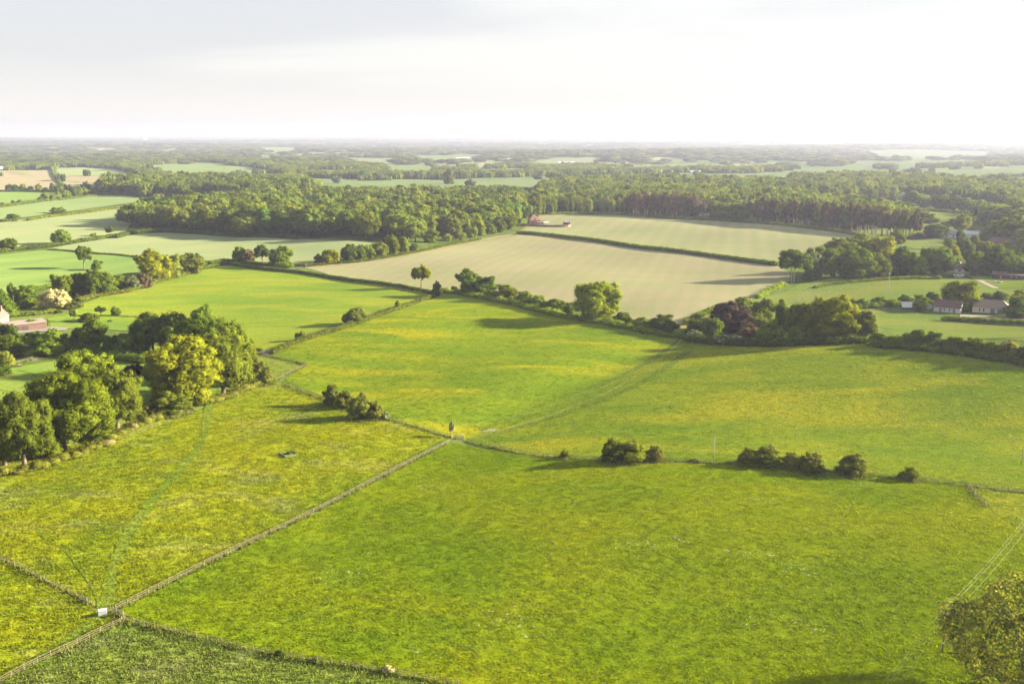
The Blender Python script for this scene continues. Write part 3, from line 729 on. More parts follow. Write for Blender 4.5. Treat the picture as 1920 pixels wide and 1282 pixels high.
T(288,528,58,58,'tree','yellow','round yellow-green tree, largest over the pasture hedge',B)
T(323,522,42,52,'tall','pale','pale green tree beside the largest round one over the pasture hedge',B)
T(356,514,46,42,'tree','pale','spreading pale tree at the right end of the pasture hedgerow',B)
T(138,540,20,26,'bush','olive','small olive bush between the dark hedgerow trees')
T(158,503,33,40,'open','mid','open-crowned oak with bare trunk in the green cereal')
T(182,506,21,20,'tree','mid','small rounded tree beside the open-crowned oak')
T(17,471,30,26,'tree','mid','round tree at the left end of the cereal hedge')
T(114,457,34,27,'tree','mid','lone round tree in the hedge between two pale cereal fields')
T(176,447,11,11,'open','mid','tiny tree in the far cereal hedge')
T(207,443,20,18,'open','dark','flat-topped small dark tree near the wood corner')
C_ = 'far hedgerow trees among the left fields'
for x,y,w,h,m,l in [(17,358,13,14,'dark','first small tree of the far left row under the pale soil field'),(30,359,14,13,'mid','second small tree of the far left row under the pale soil field'),(43,359,15,14,'mid','third small tree of the far left row under the pale soil field'),(57,359,14,12,'mid','fourth small tree of the far left row under the pale soil field'),(72,359,15,13,'pale','pale small tree of the far left row under the pale soil field'),(86,360,12,9,'rust','brownish bush ending the far left row'),(99,359,12,16,'mid','small tree right of the gap in the far left row'),(111,360,15,13,'dark','dark tree right of the gap in the far left row'),(127,358,16,15,'dark','dark round tree near the pale soil field corner'),(161,361,19,19,'dark','tallest round tree below the far pale soil strip'),(178,364,18,15,'mid','green tree joining the far strip to the wood'),
    (76,377,11,9,'dark','small dark bush at the end of the middle left hedge'),(86,376,16,15,'mid','round tree left in the middle left hedge'),(99,374,14,13,'pale','pale tree left in the middle left hedge'),(109,373,14,13,'mid','rounded tree in the middle left hedge, third from its end'),(124,371,18,16,'mid','bushy tree at the centre of the middle left hedge'),(138,368,16,15,'mid','tree right of centre in the middle left hedge'),(150,367,14,16,'mid','narrow tree right of centre in the middle left hedge'),(160,366,16,18,'pale','paler taller tree in the middle left hedge'),
    (266,383,13,13,'dark','small dark tree alone in the middle field hedge'),(292,377,15,15,'mid','left tree of a close pair in the middle field hedge'),(303,376,12,13,'pale','right tree of a close pair in the middle field hedge'),(322,374,16,10,'olive','low olive bush in the middle field hedge'),(336,373,14,10,'olive','low bush right of the olive one in the middle field hedge'),(355,371,22,15,'dark','dark bush where the middle field hedge meets the wood'),(375,370,18,15,'dark','second dark bush where the middle field hedge meets the wood'),
    (25,414,24,13,'dark','dark thicket alone in the left pale fields'),(102,401,17,12,'mid','left of two touching trees in the upper cereal hedge'),(116,400,16,14,'mid','right of two touching trees in the upper cereal hedge'),(4,386,9,7,'rust','little brown bush at the left edge below the far row'),(25,382,8,7,'mid','little bush by the left hedge line'),(37,381,10,7,'rust','little brown bush by the left hedge line'),(3,331,9,9,'mid','tree at the left edge in front of the pale soil field'),(71,318,12,10,'mid','tree on the far edge of the pale soil field'),(97,316,16,15,'dark','dark tree at the far corner of the pale soil field')]:
    T(x,y,w,h,'tree' if h > 9 else 'bush',m,l,C_)
D_ = 'trees along the lane hedge'
T(449,492,27,36,'tree','dark','leftmost dark tree of the lane hedge group',D_)
T(467,493,24,26,'tree','rust','brownish tree between the dark lane hedge trees',D_)
T(493,498,30,38,'open','dark','dark tree with a bright gap under its crown by the lane',D_)
T(529,504,47,41,'tree','dark','round dark tree at the bend of the lane',D_)
T(598,495,18,20,'bush','rust','brown bush left of the bright one by the sparse field corner',D_)
T(620,496,29,31,'tree','yellow','bright yellow-green tree near the sparse field corner',D_)
T(655,488,33,31,'tree','mid','green tree at the start of the close row beside the sparse field',D_)
T(676,486,26,26,'tree','dark','dark tree second in the close row beside the sparse field',D_)
T(694,484,26,31,'tree','mid','third tree in the close row beside the sparse field',D_)
T(713,482,28,30,'tree','pale','paler tree in the middle of the close row beside the sparse field',D_)
T(735,478,32,38,'tree','olive','pointed olive tree, tallest in the close row beside the sparse field',D_)
T(757,476,22,31,'tall','bright','narrow bright tree near the right end of the close row',D_)
T(776,470,18,15,'bush','mid','low bush ending the close row beside the sparse field',D_)
T(790,541,34,42,'open','yellow','airy yellow-green tree with visible trunk in front of the sparse crop')
T(819,556,18,27,'tree','dark','small dark tree where three hedges meet')
E_ = 'bushes and trees of the central hedge'
T(878,554,48,48,'tree','dark','left half of the big dark double crown on the central hedge',E_)
T(908,555,48,44,'tree','dark','right half of the big dark double crown on the central hedge',E_)
T(852,545,12,10,'shrub','rust','small reddish shrub left of the big dark crown')
T(945,565,44,32,'bush','olive','olive bush right of the big dark crown',E_)
T(983,574,38,28,'bush','mid','first green bush after the olive one on the central hedge',E_)
T(1010,579,32,28,'bush','mid','upright bush in the middle of the central hedge',E_)
T(1042,586,42,26,'bush','mid','wide low bush left of the great bright tree',E_)
T(1068,590,24,26,'bush','dark','dark bush touching the great bright tree',E_)
T(1116,603,84,80,'oak','bright','great bright green tree standing on the central hedge',E_)
T(1168,611,36,28,'bush','mid','bush right of the great bright tree',E_)
T(1203,618,36,24,'bush','mid','low bush in the right part of the central hedge',E_)
T(1245,629,50,40,'bush','dark','dark bush ending the central hedge at the path',E_)
T(747,582,11,20,'tree','mid','thin small tree on the sloping pasture hedge')
T(669,609,38,34,'cap','pale','rounded pale tree on the sloping pasture hedge')
T(650,610,18,23,'cap','olive','smaller tree left of the rounded pale one on the sloping hedge')
T(563,639,19,20,'tree','olive','small olive tree low on the sloping pasture hedge')
F_ = 'hawthorn bushes on the meadow fence lines'
T(622,763,34,42,'bush','haw','leftmost hawthorn of the four on the mid fence',F_)
T(646,769,32,40,'bush','haw','second hawthorn of the four on the mid fence',F_)
T(677,790,44,52,'bush','haw','biggest hawthorn of the four on the mid fence',F_)
T(703,789,26,38,'bush','haw','smaller hawthorn right of the biggest on the mid fence',F_)
T(722,788,14,20,'shrub','white','little pale flowering shrub by the mid fence')
T(1060,862,21,20,'bush','yellow','small yellow bush alone on the long meadow fence')
T(1150,871,43,50,'bush','olive','left bush of the tall pair on the long meadow fence',F_)
T(1184,871,43,46,'bush','olive','right bush of the tall pair on the long meadow fence',F_)
T(1227,867,36,31,'bush','haw','rounded bush right of the tall pair on the long meadow fence',F_)
T(1300,868,16,10,'shrub','rust','low brown shrub left of the thin pole')
T(1402,876,36,36,'bush','haw','left bush of the group right of the thin pole',F_)
T(1437,878,52,43,'bush','haw','broad bush second in the group right of the thin pole',F_)
T(1482,882,36,34,'bush','haw','third bush in the group right of the thin pole',F_)
T(1519,890,52,45,'bush','haw','fourth and last bush in the group right of the thin pole',F_)
T(1599,896,48,46,'bush','haw','single round bush between the group and the small one',F_)
T(1704,903,34,29,'bush','olive','smallest round bush near the right fence corner',F_)
T(288,1180,12,12,'shrub','yellow','tiny yellow shrub on the bottom fence near the white tank')
T(437,1216,10,7,'shrub','dark','tiny dark shrub on the bottom fence')
T(525,1234,16,18,'shrub','dark','dark green shrub on the bottom fence')
T(594,1242,14,14,'shrub','gold','golden shrub on the bottom fence')
T(729,1266,20,22,'shrub','cream','cream and yellow shrub, largest on the bottom fence')
T(1905,1352,272,262,'big','gold','large golden spring tree in the bottom right corner')
T(1830,1330,60,50,'shrub','mid','green undergrowth at the foot of the golden corner tree')
G_ = 'copse right of the sparse crop field'
T(1305,636,44,40,'bush','mid','green bush at the left tip of the copse',G_)
T(1304,640,34,24,'shrub','white','white flowering shrub at the left tip of the copse',G_)
T(1335,634,40,42,'bush','mid','bush between the copse tip and the copper tree',G_)
T(1368,624,66,58,'tree','copper','dark copper-leaved tree in the copse',G_)
T(1364,648,44,28,'shrub','white','white flowering shrub below the copper tree',G_)
T(1402,644,42,46,'bush','rust','reddish green bush right of the copper tree',G_)
T(1425,632,46,50,'tree','pale','soft pale tree behind the middle of the copse',G_)
T(1444,650,48,50,'bush','mid','bright round bush at the front of the copse',G_)
T(1388,600,46,44,'tree','mid','dark green tree at the back of the copse behind the copper one',G_)
T(1432,612,50,50,'tree','olive','yellowish tree at the back of the copse',G_)
T(1466,634,32,82,'tall','mid','tall slender tree in the middle of the copse',G_)
T(1498,640,48,78,'tree','mid','tall green tree right of the slender one in the copse',G_)
T(1490,648,36,36,'bush','mid','low green bush at the copse front under the tall trees',G_)
T(1528,641,44,80,'tree','yellow','yellow-green tree left of the largest in the copse',G_)
T(1519,646,30,28,'bush','dark','dark hollow bush at the foot of the copse',G_)
T(1574,642,82,86,'tree','yellow','largest bright yellow tree in the copse',G_)
T(1622,641,46,63,'pyr','olive','pointed olive tree at the right end of the copse',G_)
H_ = 'bushes of the hedge below the paddock'
T(1650,650,40,28,'bush','mid','first low bush right of the pointed tree in the paddock hedge',H_)
T(1685,653,44,26,'bush','mid','second low bush in the paddock hedge',H_)
T(1720,655,46,38,'bush','dark','dark bush, left of a touching pair in the paddock hedge',H_)
T(1750,658,44,36,'bush','dark','dark bush, right of a touching pair in the paddock hedge',H_)
T(1790,664,46,36,'bush','mid','green bush past the dark pair in the paddock hedge',H_)
T(1822,668,46,38,'bush','mid','tallest sunlit bush of the paddock hedge',H_)
T(1858,674,40,34,'bush','mid','bush near the right end of the paddock hedge',H_)
T(1890,680,42,42,'bush','haw','brownish bush near the right edge in the paddock hedge',H_)
T(1920,686,44,40,'bush','dark','dark bush cut by the right edge in the paddock hedge',H_)
T(1800,582,62,66,'tree','bright','round sunlit tree behind the white cottage')
T(1723,584,25,25,'tree','mid','small round tree beside the glazed lean-to')
T(1905,598,46,44,'bush','mid','green bush in front of the brown-roofed barn')
T(1912,576,40,32,'tree','yellow','yellow tree behind the brown-roofed barn')
T(1596,578,24,18,'bush','mid','dark bush left in the cottage hedge')
T(1616,579,24,20,'bush','dark','second dark bush left in the cottage hedge')
T(1745,563,18,16,'bush','rust','brown bush just left of the white cottage')
for i,(x,y,w,h,m,l) in enumerate([(1648,575,28,20,'mid','leftmost bush of the hedge behind the glazed lean-to'),(1672,576,28,18,'mid','low bush in the hedge behind the glazed lean-to'),(1696,573,30,20,'dark','dark bush in the hedge behind the glazed lean-to'),(1722,570,28,18,'mid','bush in the hedge above the small round tree'),(1750,568,28,18,'dark','dark bush in the hedge left of the sunlit cottage tree'),(1850,564,26,16,'dark','first dark bush behind the brown-roofed barn'),(1874,563,28,17,'dark','second dark bush behind the brown-roofed barn')]):
    T(x,y,w,h,'bush',m,l,'bushes behind the cottage')
I_ = 'tall trees above the upper paddock'
T(1486,528,58,58,'stems','dark','dark tree with several pale bare stems at the field corner',I_)
T(1520,524,42,56,'tree','grey','greyish brown tree beside the pale-stemmed one',I_)
T(1545,514,50,60,'tree','mid','green tree behind the greyish brown one',I_)
T(1557,520,24,34,'tall','yellow','small pointed yellow-green tree in front of the tall trees',I_)
T(1572,498,58,52,'tree','bright','light green dome behind the tall paddock trees, left',I_)
T(1610,494,56,54,'tree','bright','light green dome in the middle behind the tall paddock trees',I_)
T(1650,500,54,68,'tree','yellow','tall golden-green dome, highest above the paddock',I_)
T(1602,524,64,60,'tree','mid','broad round tree at the front of the paddock grove',I_)
T(1644,522,46,48,'tree','olive','olive tree touching the broad round one in the grove',I_)
T(1690,519,48,54,'tree','dark','dark tree left of the biggest dark dome',I_)
T(1716,519,40,48,'tree','mid','mid green tree squeezed beside the biggest dark dome',I_)
T(1757,518,62,60,'oak','dark','biggest dark dome left of the long bungalow',I_)
T(1785,502,30,42,'tall','yellow','narrow yellow tree right behind the biggest dark dome',I_)
T(1682,458,26,26,'tree','yellow','small yellow tree at the pine belt end')
T(1684,442,18,18,'bush','mid','bush at the foot of the last pines')
T(1723,448,22,12,'bush','mid','low bush below the small grass triangle')
J_ = 'trees among the village houses'
for x,y,w,h,k,m,l in [(1830,514,46,42,'tree','mid','bright green tree right of the long bungalow'),(1870,519,52,58,'tree','dark','big peaked tree behind the stable row'),(1908,518,48,50,'tree','mid','green tree at the right edge behind the stable row'),(1846,482,36,32,'tree','yellow','yellow-topped tree in the village centre'),(1810,486,32,40,'tree','mid','soft green tree left of the village centre'),(1800,468,18,40,'tall','dark','narrow dark tree between blue and white roofs'),(1780,464,24,16,'tree','mid','round tree below the blue-grey roof'),(1754,447,38,30,'oak','dark','wide dark tree left of the blue-grey roof'),(1803,436,28,36,'tree','pale','pale tall tree behind the blue-grey roof'),(1815,430,20,30,'tree','dark','dark tree left of the narrow conifer'),(1836,422,14,22,'conifer','dark','narrow dark conifer in the upper village'),(1866,446,34,36,'tree','mid','left tree of the light clump above the village'),(1884,452,48,44,'tree','bright','broad light tree of the clump above the village'),(1910,452,40,46,'tree','bright','light tree at the right edge above the village'),(1848,452,24,26,'tree','mid','small tree left of the light clump above the village'),(1870,414,42,34,'tree','mid','rounded tree on the upper right slope'),(1905,414,48,38,'tree','mid','large rounded tree at the right edge on the upper slope'),(1885,480,30,26,'tree','yellow','yellow tree right of the brown village roof'),(1912,484,40,30,'tree','bright','light tree at the right edge below the brown roof'),(1826,462,20,20,'tree','olive','olive tree below the white village roof'),(1768,430,22,14,'bush','mid','green bush between pasture and blue-grey roof'),(1786,424,22,14,'bush','dark','dark bush left of the pale tall tree'),(1850,424,26,14,'bush','mid','green bush right of the narrow conifer'),(1828,478,14,18,'tree','copper','small copper tree in the village')]:
    T(x,y,w,h,k,m,l,J_)
K_ = 'trees of the small upper pastures'
for x,y,w,h,k,m,l in [(1612,398,40,36,'tree','mid','round green tree behind the pine belt'),(1648,404,34,32,'tree','yellow','yellow-green tree right of the round one behind the pines'),(1682,406,42,34,'tree','mid','green tree at the left of the upper pasture'),(1716,418,44,30,'tree','olive','olive tree on the lower edge of the upper pasture'),(1742,420,34,20,'bush','mid','dark bush on the lower edge of the upper pasture'),(1712,387,36,28,'tree','mid','leftmost tree of the row above the upper pasture'),(1736,390,36,28,'tree','mid','second tree of the row above the upper pasture'),(1763,393,38,30,'tree','olive','third tree of the row above the upper pasture'),(1790,395,36,28,'tree','mid','fourth tree of the row above the upper pasture'),(1813,396,28,24,'tree','mid','last tree of the row above the upper pasture'),(1626,375,36,26,'tree','mid','wide tree left of two beyond the pine belt'),(1650,374,30,24,'tree','olive','right one of two wide trees beyond the pine belt'),(1675,377,18,16,'tree','mid','small tree left of the far white cottage'),(1577,380,18,18,'open','pale','small lone airy tree beyond the pine belt'),(1560,378,18,16,'tree','mid','small tree beside the lone airy one'),(1595,376,16,12,'tree','pale','little pale tree beyond the pine belt'),(1550,386,30,26,'tree','bright','light tree just behind the pine tops'),(1520,384,22,26,'tree','bright','light small tree behind the pine tops, further left')]:
    T(x,y,w,h,k,m,l,K_)
T(1353,414,50,44,'tree','bright','bright green tree left of two between the pine belts')
T(1386,417,44,38,'tree','mid','green tree right of two between the pine belts')
T(1318,410,16,30,'pine','rust','slim pine beside the bright gap in the wood')
# the small bright trees along the wood's right flank
L_g = 'young bright trees along the flank of the big wood'
for x,y,w,h,l in [(810,455,28,25,'light tree standing out at the lower corner of the big wood'),(838,452,18,14,'low pale bush beside the light tree at the wood corner'),(862,450,22,20,'first of the small light trees along the wood flank'),(885,446,22,25,'second small light tree along the wood flank'),(903,442,20,20,'third small light tree along the wood flank'),(920,439,22,22,'fourth small light tree along the wood flank'),(938,435,24,24,'fifth small light tree along the wood flank'),(956,431,26,30,'yellow-green tree near the farmhouse on the wood flank'),(968,424,24,36,'tall light tree behind the farmhouse wall'),(1000,408,26,26,'light green tree just behind the farmhouse')]:
    T(x,y,w,h,'tree','bright' if h > 20 else 'pale',l,L_g)
M_ = 'single trees in the far pale strip field'
T(632,344,17,15,'tree','grey','round grey-green tree alone in the far strip field',M_)
T(842,346,24,28,'tall','pale','tall pale tree breaking the far strip field',M_)
T(883,350,22,14,'tree','mid','low round tree in front of the far strip field',M_)
T(1010,337,22,14,'tree','grey','grey-green tree at the right end of the far strip field',M_)
# the hedgerow goes on beyond the right edge of the photograph: its shade lies on the far meadow
OFF = []
for i,(x,y,w,h) in enumerate([(232,408,13,12),(246,412,16,16),(262,416,18,19),(280,420,19,21),(299,426,18,20),(318,433,20,22),(338,441,19,20),(262,372,12,12),(235,352,9,9),(330,392,15,15),(215,268,10,10),(238,292,14,14),(262,318,15,16),(285,300,16,18),(205,205,11,12),(230,222,14,15)]):
    OFF.append(dict(x=float(x),y=float(y),z=float(G(x,y)),W=w*1.0,H=h*1.0,kind='tree',mat='mid',label='hedgerow tree past the right edge of the meadows',group='hedgerow trees past the right edge',hand=True,px=8))
# woods -------------------------------------------------------------------------------------
def scatter(poly, spacing, jit=0.42):
    lo, hi = poly.min(0), poly.max(0)
    xs = np.arange(lo[0], hi[0], spacing); ys = np.arange(lo[1], hi[1], spacing * .9)
    X, Y = np.meshgrid(xs, ys, indexing='ij'); X = X + (np.arange(len(ys)) % 2)[None] * spacing / 2
    P = np.stack([X.ravel(), Y.ravel()], 1) + rng.uniform(-jit, jit, (X.size, 2)) * spacing
    return P[inside(P, poly)]
WOODS = [
 ('the big wood', [(236,431),(300,434),(430,443),(600,447),(720,452),(800,455),(850,450),(905,440),(955,427),(985,410),(1000,392),(960,378),(800,376),(560,377),(430,378),(400,392),(330,402),(262,412)], 19, 'tree'),
 ('the dark wood behind', [(190,364),(270,370),(400,372),(560,374),(600,362),(540,352),(300,343),(200,347)], 19, 'tree'),
 ('the low wood before the strip field', [(560,374),(700,376),(960,376),(1010,370),(1012,362),(800,364),(640,364),(600,362)], 17, 'tree'),
 ('the wide right-hand wood', [(1002,404),(1040,401),(1130,400),(1300,404),(1430,411),(1560,424),(1680,436),(1700,420),(1640,404),(1560,386),(1500,372),(1440,352),(1300,348),(1060,352),(1012,362)], 19, 'tree'),
 ('the woods on the right rise', [(1480,366),(1560,372),(1700,372),(1840,384),(1920,400),(2050,410),(2050,360),(1840,350),(1730,340),(1600,336),(1485,342)], 20, 'tree'),
 ('the village woods', [(1835,402),(1920,414),(2060,425),(2060,520),(1940,516),(1925,470),(1900,430),(1850,418)], 19, 'tree'),
]
WOOD_POLY = []
WH = {'the low wood before the strip field': 10.0, 'the big wood': 20.5, 'the dark wood behind': 21.0, 'the wide right-hand wood': 20.0, 'the woods on the right rise': 18.0, 'the village woods': 17.0}
for nm, pts, sp, k in WOODS:
    poly = poly_at(pts); WOOD_POLY.append(poly)
    P = scatter(poly, sp); s = rng.uniform(.75, 1.4, len(P)); z = G(P[:, 0], P[:, 1])
    edge_boost = rng.random(len(P))
    for (x, y), q, zz, e in zip(P, s, z, edge_boost):
        w = sp * 1.22 * q; h = (WH.get(nm, 20) - 1.5 + 7.0 * e) * (0.85 + .15 * q)
        dd = depth_of(x, y, zz); px = w / dd * FPX / 1.875; cx = 512 + x / dd * FPX / 1.875
        TREES.append(dict(x=x, y=y, z=zz, W=w, H=h, kind='cap', mat=('wood' if e * 7 % 1 < .8 else 'bright' if e * 7 % 1 < .9 else 'olive'), px=px, cx=cx, wood=nm, hand=False))
# pine belts
for nm, a, b, n, rows in [('first', (1174,405), (1305,411), 17, 3), ('second', (1404,417), (1708,450), 40, 2)]:
    pa, pb = poly_at([a, b]); u = pb - pa; L0 = np.linalg.norm(u); u /= L0; nn = np.array([-u[1], u[0]]); nn = nn if nn[1] > 0 else -nn
    for r_ in range(rows):
        for i in range(n):
            p = pa + u * L0 * (i + .5 + random.uniform(-.35, .35)) / n + nn * (3 + r_ * 7 + random.uniform(-2.5, 2.5)); z = float(G(*p)); dd = depth_of(p[0], p[1], z)
            sc = 1.0 if nm == 'first' else 1.0 - .1 * i / n
            TREES.append(dict(x=float(p[0]), y=float(p[1]), z=z, W=random.uniform(11, 14.5) * sc, H=random.uniform(22, 28) * sc, kind='pine', mat='rust' if random.random() < .8 else 'olive', label='rust-brown pine with a bare trunk in the %s pine belt on the field edge' % nm, group='pines of the %s belt' % nm, hand=True, px=11 / dd * FPX / 1.875))
hand = [t for t in TREES if t['hand']]
wood = [t for t in TREES if not t['hand']]
inview = [t for t in wood if -10 < t['cx'] < 1034]
# clear the pines' and single trees' own ground
HP = np.array([(t['x'], t['y'], t['W']) for t in hand])
def free(t, k=.35):
    return not np.any(np.hypot(HP[:, 0] - t['x'], HP[:, 1] - t['y']) < k * (HP[:, 2] + t['W']) * .8)
wood = [t for t in wood if free(t)]; inview = [t for t in inview if free(t)]
n_broad = len([t for t in hand if CAT.get(t['kind'], 'tree') == 'tree'])
inview.sort(key=lambda t: -t['px'] * (1.0 + .0 * t['W']))
quota = max(0, 296 - n_broad)
# nearest rows show largest
inview.sort(key=lambda t: t['y'] - t['W'] * 6)
solo = inview[:quota]; solo_id = set(id(t) for t in solo)
for t in solo:
    t['label'] = 'dark rounded broadleaf tree crowded in the front rows of ' + t['wood']; t['group'] = 'front trees of ' + t['wood']
print('TREES hand', len(hand), 'broad', n_broad, 'wood', len(wood), 'solo', len(solo))
for t in hand + solo + OFF: place_tree(t)
rest = [t for t in wood if id(t) not in solo_id]

# masses: one object each, drawn from points ------------------------------------------------
def hidden_collection(name, objs):
    c = bpy.data.collections.new(name)
    for o in objs: c.objects.link(o)
    return c
def scatter_object(name, P, scl, rot, idx, coll, kind='stuff'):
    me = bpy.data.meshes.new(name); n = len(P)
    me.vertices.add(n); me.vertices.foreach_set('co', np.asarray(P, np.float32).ravel())
    for an, typ, arr, key in (('scl', 'FLOAT_VECTOR', scl, 'vector'), ('rot', 'FLOAT_VECTOR', rot, 'vector'), ('pick', 'INT', idx, 'value')):
        at_ = me.attributes.new(an, typ, 'POINT'); at_.data.foreach_set(key, np.asarray(arr, np.int32 if typ == 'INT' else np.float32).ravel())
    o = add_obj(name, me); tag(o, kind=kind)
    ng = bpy.data.node_groups.new(name + '_scatter', 'GeometryNodeTree')
    ng.interface.new_socket('Geometry', in_out='INPUT', socket_type='NodeSocketGeometry'); ng.interface.new_socket('Geometry', in_out='OUTPUT', socket_type='NodeSocketGeometry')
    gi = ng.nodes.new('NodeGroupInput'); go = ng.nodes.new('NodeGroupOutput'); iop = ng.nodes.new('GeometryNodeInstanceOnPoints')
    ci = ng.nodes.new('GeometryNodeCollectionInfo'); ci.inputs['Collection'].default_value = coll; ci.inputs['Separate Children'].default_value = True; ci.inputs['Reset Children'].default_value = True
    def na(n, t):
        q = ng.nodes.new('GeometryNodeInputNamedAttribute'); q.data_type = t; q.inputs['Name'].default_value = n; return [s for s in q.outputs if s.enabled][0]
    L = ng.links.new
    L(gi.outputs[0], iop.inputs['Points']); L(ci.outputs[0], iop.inputs['Instance']); iop.inputs['Pick Instance'].default_value = True
    L(na('pick', 'INT'), iop.inputs['Instance Index']); L(na('rot', 'FLOAT_VECTOR'), iop.inputs['Rotation']); L(na('scl', 'FLOAT_VECTOR'), iop.inputs['Scale']); L(iop.outputs[0], go.inputs[0])
    md = o.modifiers.new('scatter', 'NODES'); md.node_group = ng
    return o
def template(name, me):
    return bpy.data.objects.new(name, me)
tpl = []
for i in range(5): tpl.append(template('tree_form_%d' % i, crown_data('cap' if i < 4 else 'dome', 1, i)))
for i in range(5): tpl.append(template('tree_form_%d' % (i + 5), crown_data('cap' if i < 4 else 'dome', 0, i)))
def cluster_mesh(seed, n, sz, nq):
    """a patch of canopy: n crowns side by side"""
    g = np.random.default_rng(seed); Vs, Fs, b = [], [], 0; iv, jf = ico(1)
    for k in range(n):
        a = g.random() * 6.283; q = math.sqrt(g.random()) * .42; c = np.array([q * math.cos(a), q * math.sin(a), 0]); w = .20 + .10 * g.random(); h = .62 + .38 * g.random()
        d = sphere_dirs(nq, g); d[:, 2] = np.abs(d[:, 2]) * 1.1 - .1
        lum = 1 + .16 * np.sin(d[:, 0] * 7 + k) * np.sin(d[:, 1] * 7 + 2 * k)
        P = c + d * lum[:, None] * np.array([w * .5 * 1.25, w * .5 * 1.25, h * .55]) + np.array([0, 0, h * .43])
        Nm = d + g.normal(size=d.shape) * .35; Nm /= np.linalg.norm(Nm, axis=1)[:, None]
        s = sz; t1 = np.cross(Nm, g.normal(size=Nm.shape)); t1 /= np.linalg.norm(t1, axis=1)[:, None]; t2 = np.cross(Nm, t1)
        sc = np.array([1, 1, 2.2])
        V = np.stack([P - t1 * s * sc, P - t2 * s * sc, P + t1 * s * sc, P + t2 * s * sc], 1).reshape(-1, 3); V[:, 2] = np.maximum(V[:, 2], 0)
        Vs.append(V); Fs.append(np.arange(4 * nq).reshape(nq, 4) + b); b += len(V)
        n3 = iv * np.array([w * .5, w * .5, h * .48]) + c + np.array([0, 0, h * .42]); Vs.append(n3); Fs.append(np.c_[jf, jf[:, 2]] + b); b += len(n3)
    V = np.vstack(Vs); F = np.vstack(Fs)
    me = bpy.data.meshes.new('canopy_patch'); me.vertices.add(len(V)); me.vertices.foreach_set('co', V.astype(np.float32).ravel())
    tri = F[:, 2] == F[:, 3]; ln = np.where(tri, 3, 4); ls = np.r_[0, np.cumsum(ln)[:-1]]; li = np.concatenate([f[:3] if t else f for f, t in zip(F, tri)])
    me.loops.add(len(li)); me.loops.foreach_set('vertex_index', li.astype(np.int32)); me.polygons.add(len(ls)); me.polygons.foreach_set('loop_start', ls.astype(np.int32))
    me.update(calc_edges=True); me.validate(); me.materials.append(LEAF['wood']); return me
for i in range(4): tpl.append(template('tree_form_%d' % (i + 10), cluster_mesh(40 + i, 13, .026, 70)))
for i in range(3): tpl.append(template('tree_form_%d' % (i + 14), cluster_mesh(60 + i, 30, .020, 26)))
tpl.sort(key=lambda o: o.name)
order = {o.name: i for i, o in enumerate(tpl)}
forms = hidden_collection('tree_forms', tpl)
PT, SC, RT, IX = [], [], [], []
def stuff_tree(x, y, z, w, d, h, form):
    PT.append((x, y, z)); SC.append((w, d, h)); RT.append((0, 0, random.uniform(0, 6.28))); IX.append(order['tree_form_%d' % form])
for t in rest:
    stuff_tree(t['x'], t['y'], t['z'] - .1, t['W'], t['W'], t['H'], random.randrange(5) + (0 if t['px'] > 9 else 5))
# value noise that says where the far country is wooded
def vnoise(P, s, seed):
    g = np.random.default_rng(seed); T_ = g.random((256, 256)); p = P / s; i = np.floor(p).astype(int); f = p - i; f = f * f * (3 - 2 * f)
    a = lambda dx, dy: T_[(i[:, 0] + dx) % 256, (i[:, 1] + dy) % 256]
    return (a(0,0)*(1-f[:,0])+a(1,0)*f[:,0])*(1-f[:,1])+(a(0,1)*(1-f[:,0])+a(1,1)*f[:,0])*f[:,1]
CLEAR = [p for k in ('pink','pale','deep','crop','rape','paddock','daisy','tan','tan2','lush','lawn') for p in FIELDS.get(k, [])]
def far_trees(y0, y1, sp, w, form0, nform, thr, h, half=.78):
    ys = np.arange(y0, y1, sp); pts = []
    for y in ys:
        xs = np.arange(-half * y - 100, half * y + 100, sp); pts.append(np.stack([xs, np.full(len(xs), y)], 1))
    P = np.vstack(pts) + rng.uniform(-.4, .4, (sum(map(len, pts)), 2)) * sp
    v = .6 * vnoise(P @ np.array([[.9,.3],[-.3,.9]]), 520, 3) + .4 * vnoise(P, 190, 4)
    keep = v > thr
    # hedgerows between the far fields
    q = P @ np.array([[.93,.36],[-.36,.93]]); hed = (np.abs((q[:, 0] / 410) % 1 - .5) < sp / 820) | (np.abs((q[:, 1] / 330) % 1 - .5) < sp / 660)
    keep |= hed & (rng.random(len(P)) < .55)
    for c in CLEAR + WOOD_POLY: keep &= ~inside(P, c)
    P = P[keep]; z = G(P[:, 0], P[:, 1]); k = rng.uniform(.75, 1.25, (len(P), 2))
    for (x, y), zz, (a, b) in zip(P, z, k): stuff_tree(x, y, zz - .3, w * a, w * a, h * b, form0 + random.randrange(nform))
# belts that frame the middle distance, seen edge-on
def belt(pts, width, sp=15, h=17):
    c = poly_at(pts); Q, ln = resample(c, sp); T_, Nn = normals2(Q)
    for k in range(max(1, int(width / sp))):
        for p, n_ in zip(Q, Nn):
            s = 1 if n_[1] > 0 else -1
            x, y = p + s * n_ * (k * sp) + rng.uniform(-.35, .35, 2) * sp; w = sp * random.uniform(1.1, 1.6)
            stuff_tree(x, y, float(G(x, y)) - .2, w, w, h * random.uniform(.75, 1.2), 5 + random.randrange(5))
belt([(110,314),(200,316),(262,326),(300,334)], 40, 16, 15)
belt([(300,306),(390,304),(480,312),(530,326),(540,334)], 60, 17, 17)
belt([(540,334),(640,336),(760,336),(900,334),(1010,331)], 90, 17, 18)
belt([(0,316),(60,314),(96,313)], 20, 16, 14)
belt([(960,331),(1100,328),(1250,325),(1400,322),(1480,320)], 80, 18, 17)
belt([(1480,338),(1560,342),(1640,345),(1740,345),(1800,345)], 50, 18, 17)
belt([(1740,316),(1860,311),(2000,309)], 60, 18, 17)
belt([(1850,334),(1940,332),(2050,330)], 20, 18, 12)
